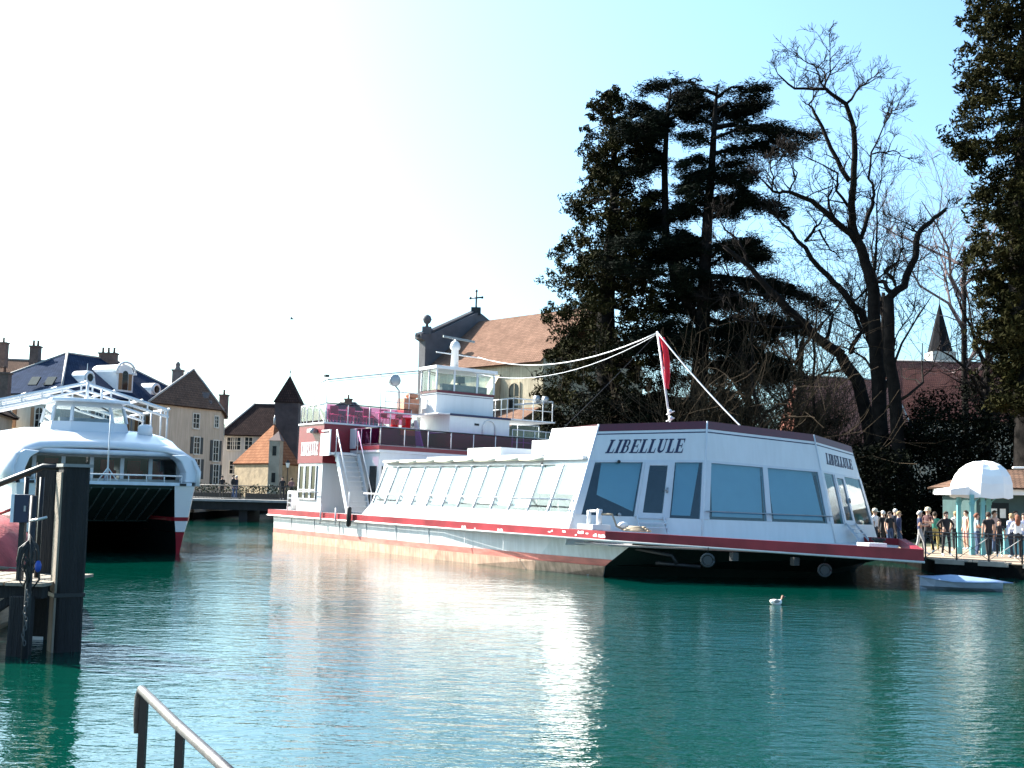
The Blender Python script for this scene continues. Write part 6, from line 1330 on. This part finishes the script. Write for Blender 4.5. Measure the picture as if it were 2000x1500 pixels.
PP = [
 (1709, 49, 40, 1.72, WHT, DKB, BLD, dict(pose=0, hat=(.55, .5, .4), bag=BLK), 'person in white top and pale cap, leftmost beside the ship bow'),
 (1725, 50, 200, 1.66, BLK, BLK, GRH, dict(pose=1, sleeve='long'), 'white-haired person in black next to the ship bow'),
 (1738, 48.5, 20, 1.64, BLK, JEAN, BRN, dict(pose=0, longhair=True), 'person with long brown hair in a black top near the bow'),
 (1749, 51.5, 160, 1.74, DKB, BLK, GRH, dict(pose=3, sleeve='long'), 'grey-haired person in dark jacket half hidden near the bow'),
 (1756, 48.6, 60, 1.66, NVY, JEAN, BLD, dict(pose=1, sleeve='long'), 'fair-haired person in navy beside the dark trunk'),
 (1797, 46.2, 70, 1.72, NVY, (.35, .34, .33), GRH, dict(pose=3), 'person in navy T-shirt and pale trousers holding something, left end of quay railing'),
 (1813, 47.6, -50, 1.82, (.08, .03, .03), BLK, BLD, dict(pose=3, hat=(.55, .48, .35)), 'tall person in dark red with pale sun hat'),
 (1826, 49.5, 150, 1.66, (.05, .25, .18), (.35, .28, .1), BRN, dict(pose=1), 'person in green T-shirt behind the railing'),
 (1848, 45.3, 10, 1.72, BLK, BLK, BRN, dict(pose=2, sleeve='long', shoes=WHT), 'person all in black with hands on hips and white shoes'),
 (1867, 50, 190, 1.7, (.6, .58, .56), BLK, BLD, dict(pose=0), 'fair-haired person in white top behind a kiosk column'),
 (1887, 51.5, -80, 1.74, (.55, .45, .36), (.5, .28, .24), BRN, dict(pose=0, sleeve='none', shorts=True, shoes=WHT), 'person in beige vest and pink shorts seen from the side'),
 (1908, 45.8, 80, 1.68, (.3, .36, .37), JEAN, RDH, dict(pose=4), 'person in grey top and jeans with one arm stretched out'),
 (1931, 45.4, 175, 1.74, BLK, BLK, BRN, dict(pose=1), 'person in black T-shirt seen from behind'),
 (1943, 48.2, 30, 1.78, (.5, .33, .28), JEAN, BRN, dict(pose=0), 'person in pinkish top behind the one in black T-shirt'),
 (1952, 45.6, -20, 1.45, BLK, BLK, BRN, dict(pose=1, longhair=True), 'short person in black beside the turquoise desk'),
 (1976, 45.2, 200, 1.7, (.45, .52, .66), DKB, BLD, dict(pose=1, sleeve='long'), 'fair-haired person in pale blue shirt, walking'),
 (1988, 44.2, 165, 1.66, WHT, BLK, RDH, dict(pose=3, longhair=True, sleeve='long'), 'red-haired person in white top and black trousers'),
 (1984, 50, 0, 1.78, (.06, .06, .07), BLK, BRN, dict(pose=0), 'dark-haired person in charcoal behind the red-haired one'),
 (2001, 44.6, -60, 1.72, (.1, .12, .2), JEAN, BRN, dict(pose=1), 'person in blue cut off by the right edge'),
]
for px, Y, rt_, h, sh_c, lg, hr_c, kw, lab in PP:
    person(lab, at_ground(px, Y), R(rt_), h, sh_c, lg, hr_c, group='people waiting on the plaza', **kw)
def at_bridge(px, Y): p = at(px, 960, Y); return (p.x, p.y, BZ + .003)
for px, Y, rt_, h, a, b, c, kw, lab in [
    (433, 87.2, 30, 1.72, BLK, BLK, BRN, dict(pose=0, sleeve='long'), 'person in black standing at the left of the bridge'),
    (455, 86.6, 70, 1.8, BLK, JEAN, BRN, dict(pose=1, sleeve='long'), 'person in black jacket and jeans walking on the bridge'),
    (461, 86.9, 70, 1.74, DKB, JEAN, GRH, dict(pose=1, sleeve='long'), 'grey-haired person walking behind the black jacket on the bridge'),
    (551, 87.5, 0, 1.74, BLK, BLK, BRN, dict(pose=0, sleeve='long'), 'person in dark clothes by the lamp post on the bridge'),
    (569, 88.3, 200, 1.68, (.2, .1, .1), BLK, BRN, dict(pose=3, sleeve='long'), 'person in dark red between lamp post and ship stern')]:
    person(lab, at_bridge(px, Y), R(rt_), h, a, b, c, group='people on the bridge', **kw)
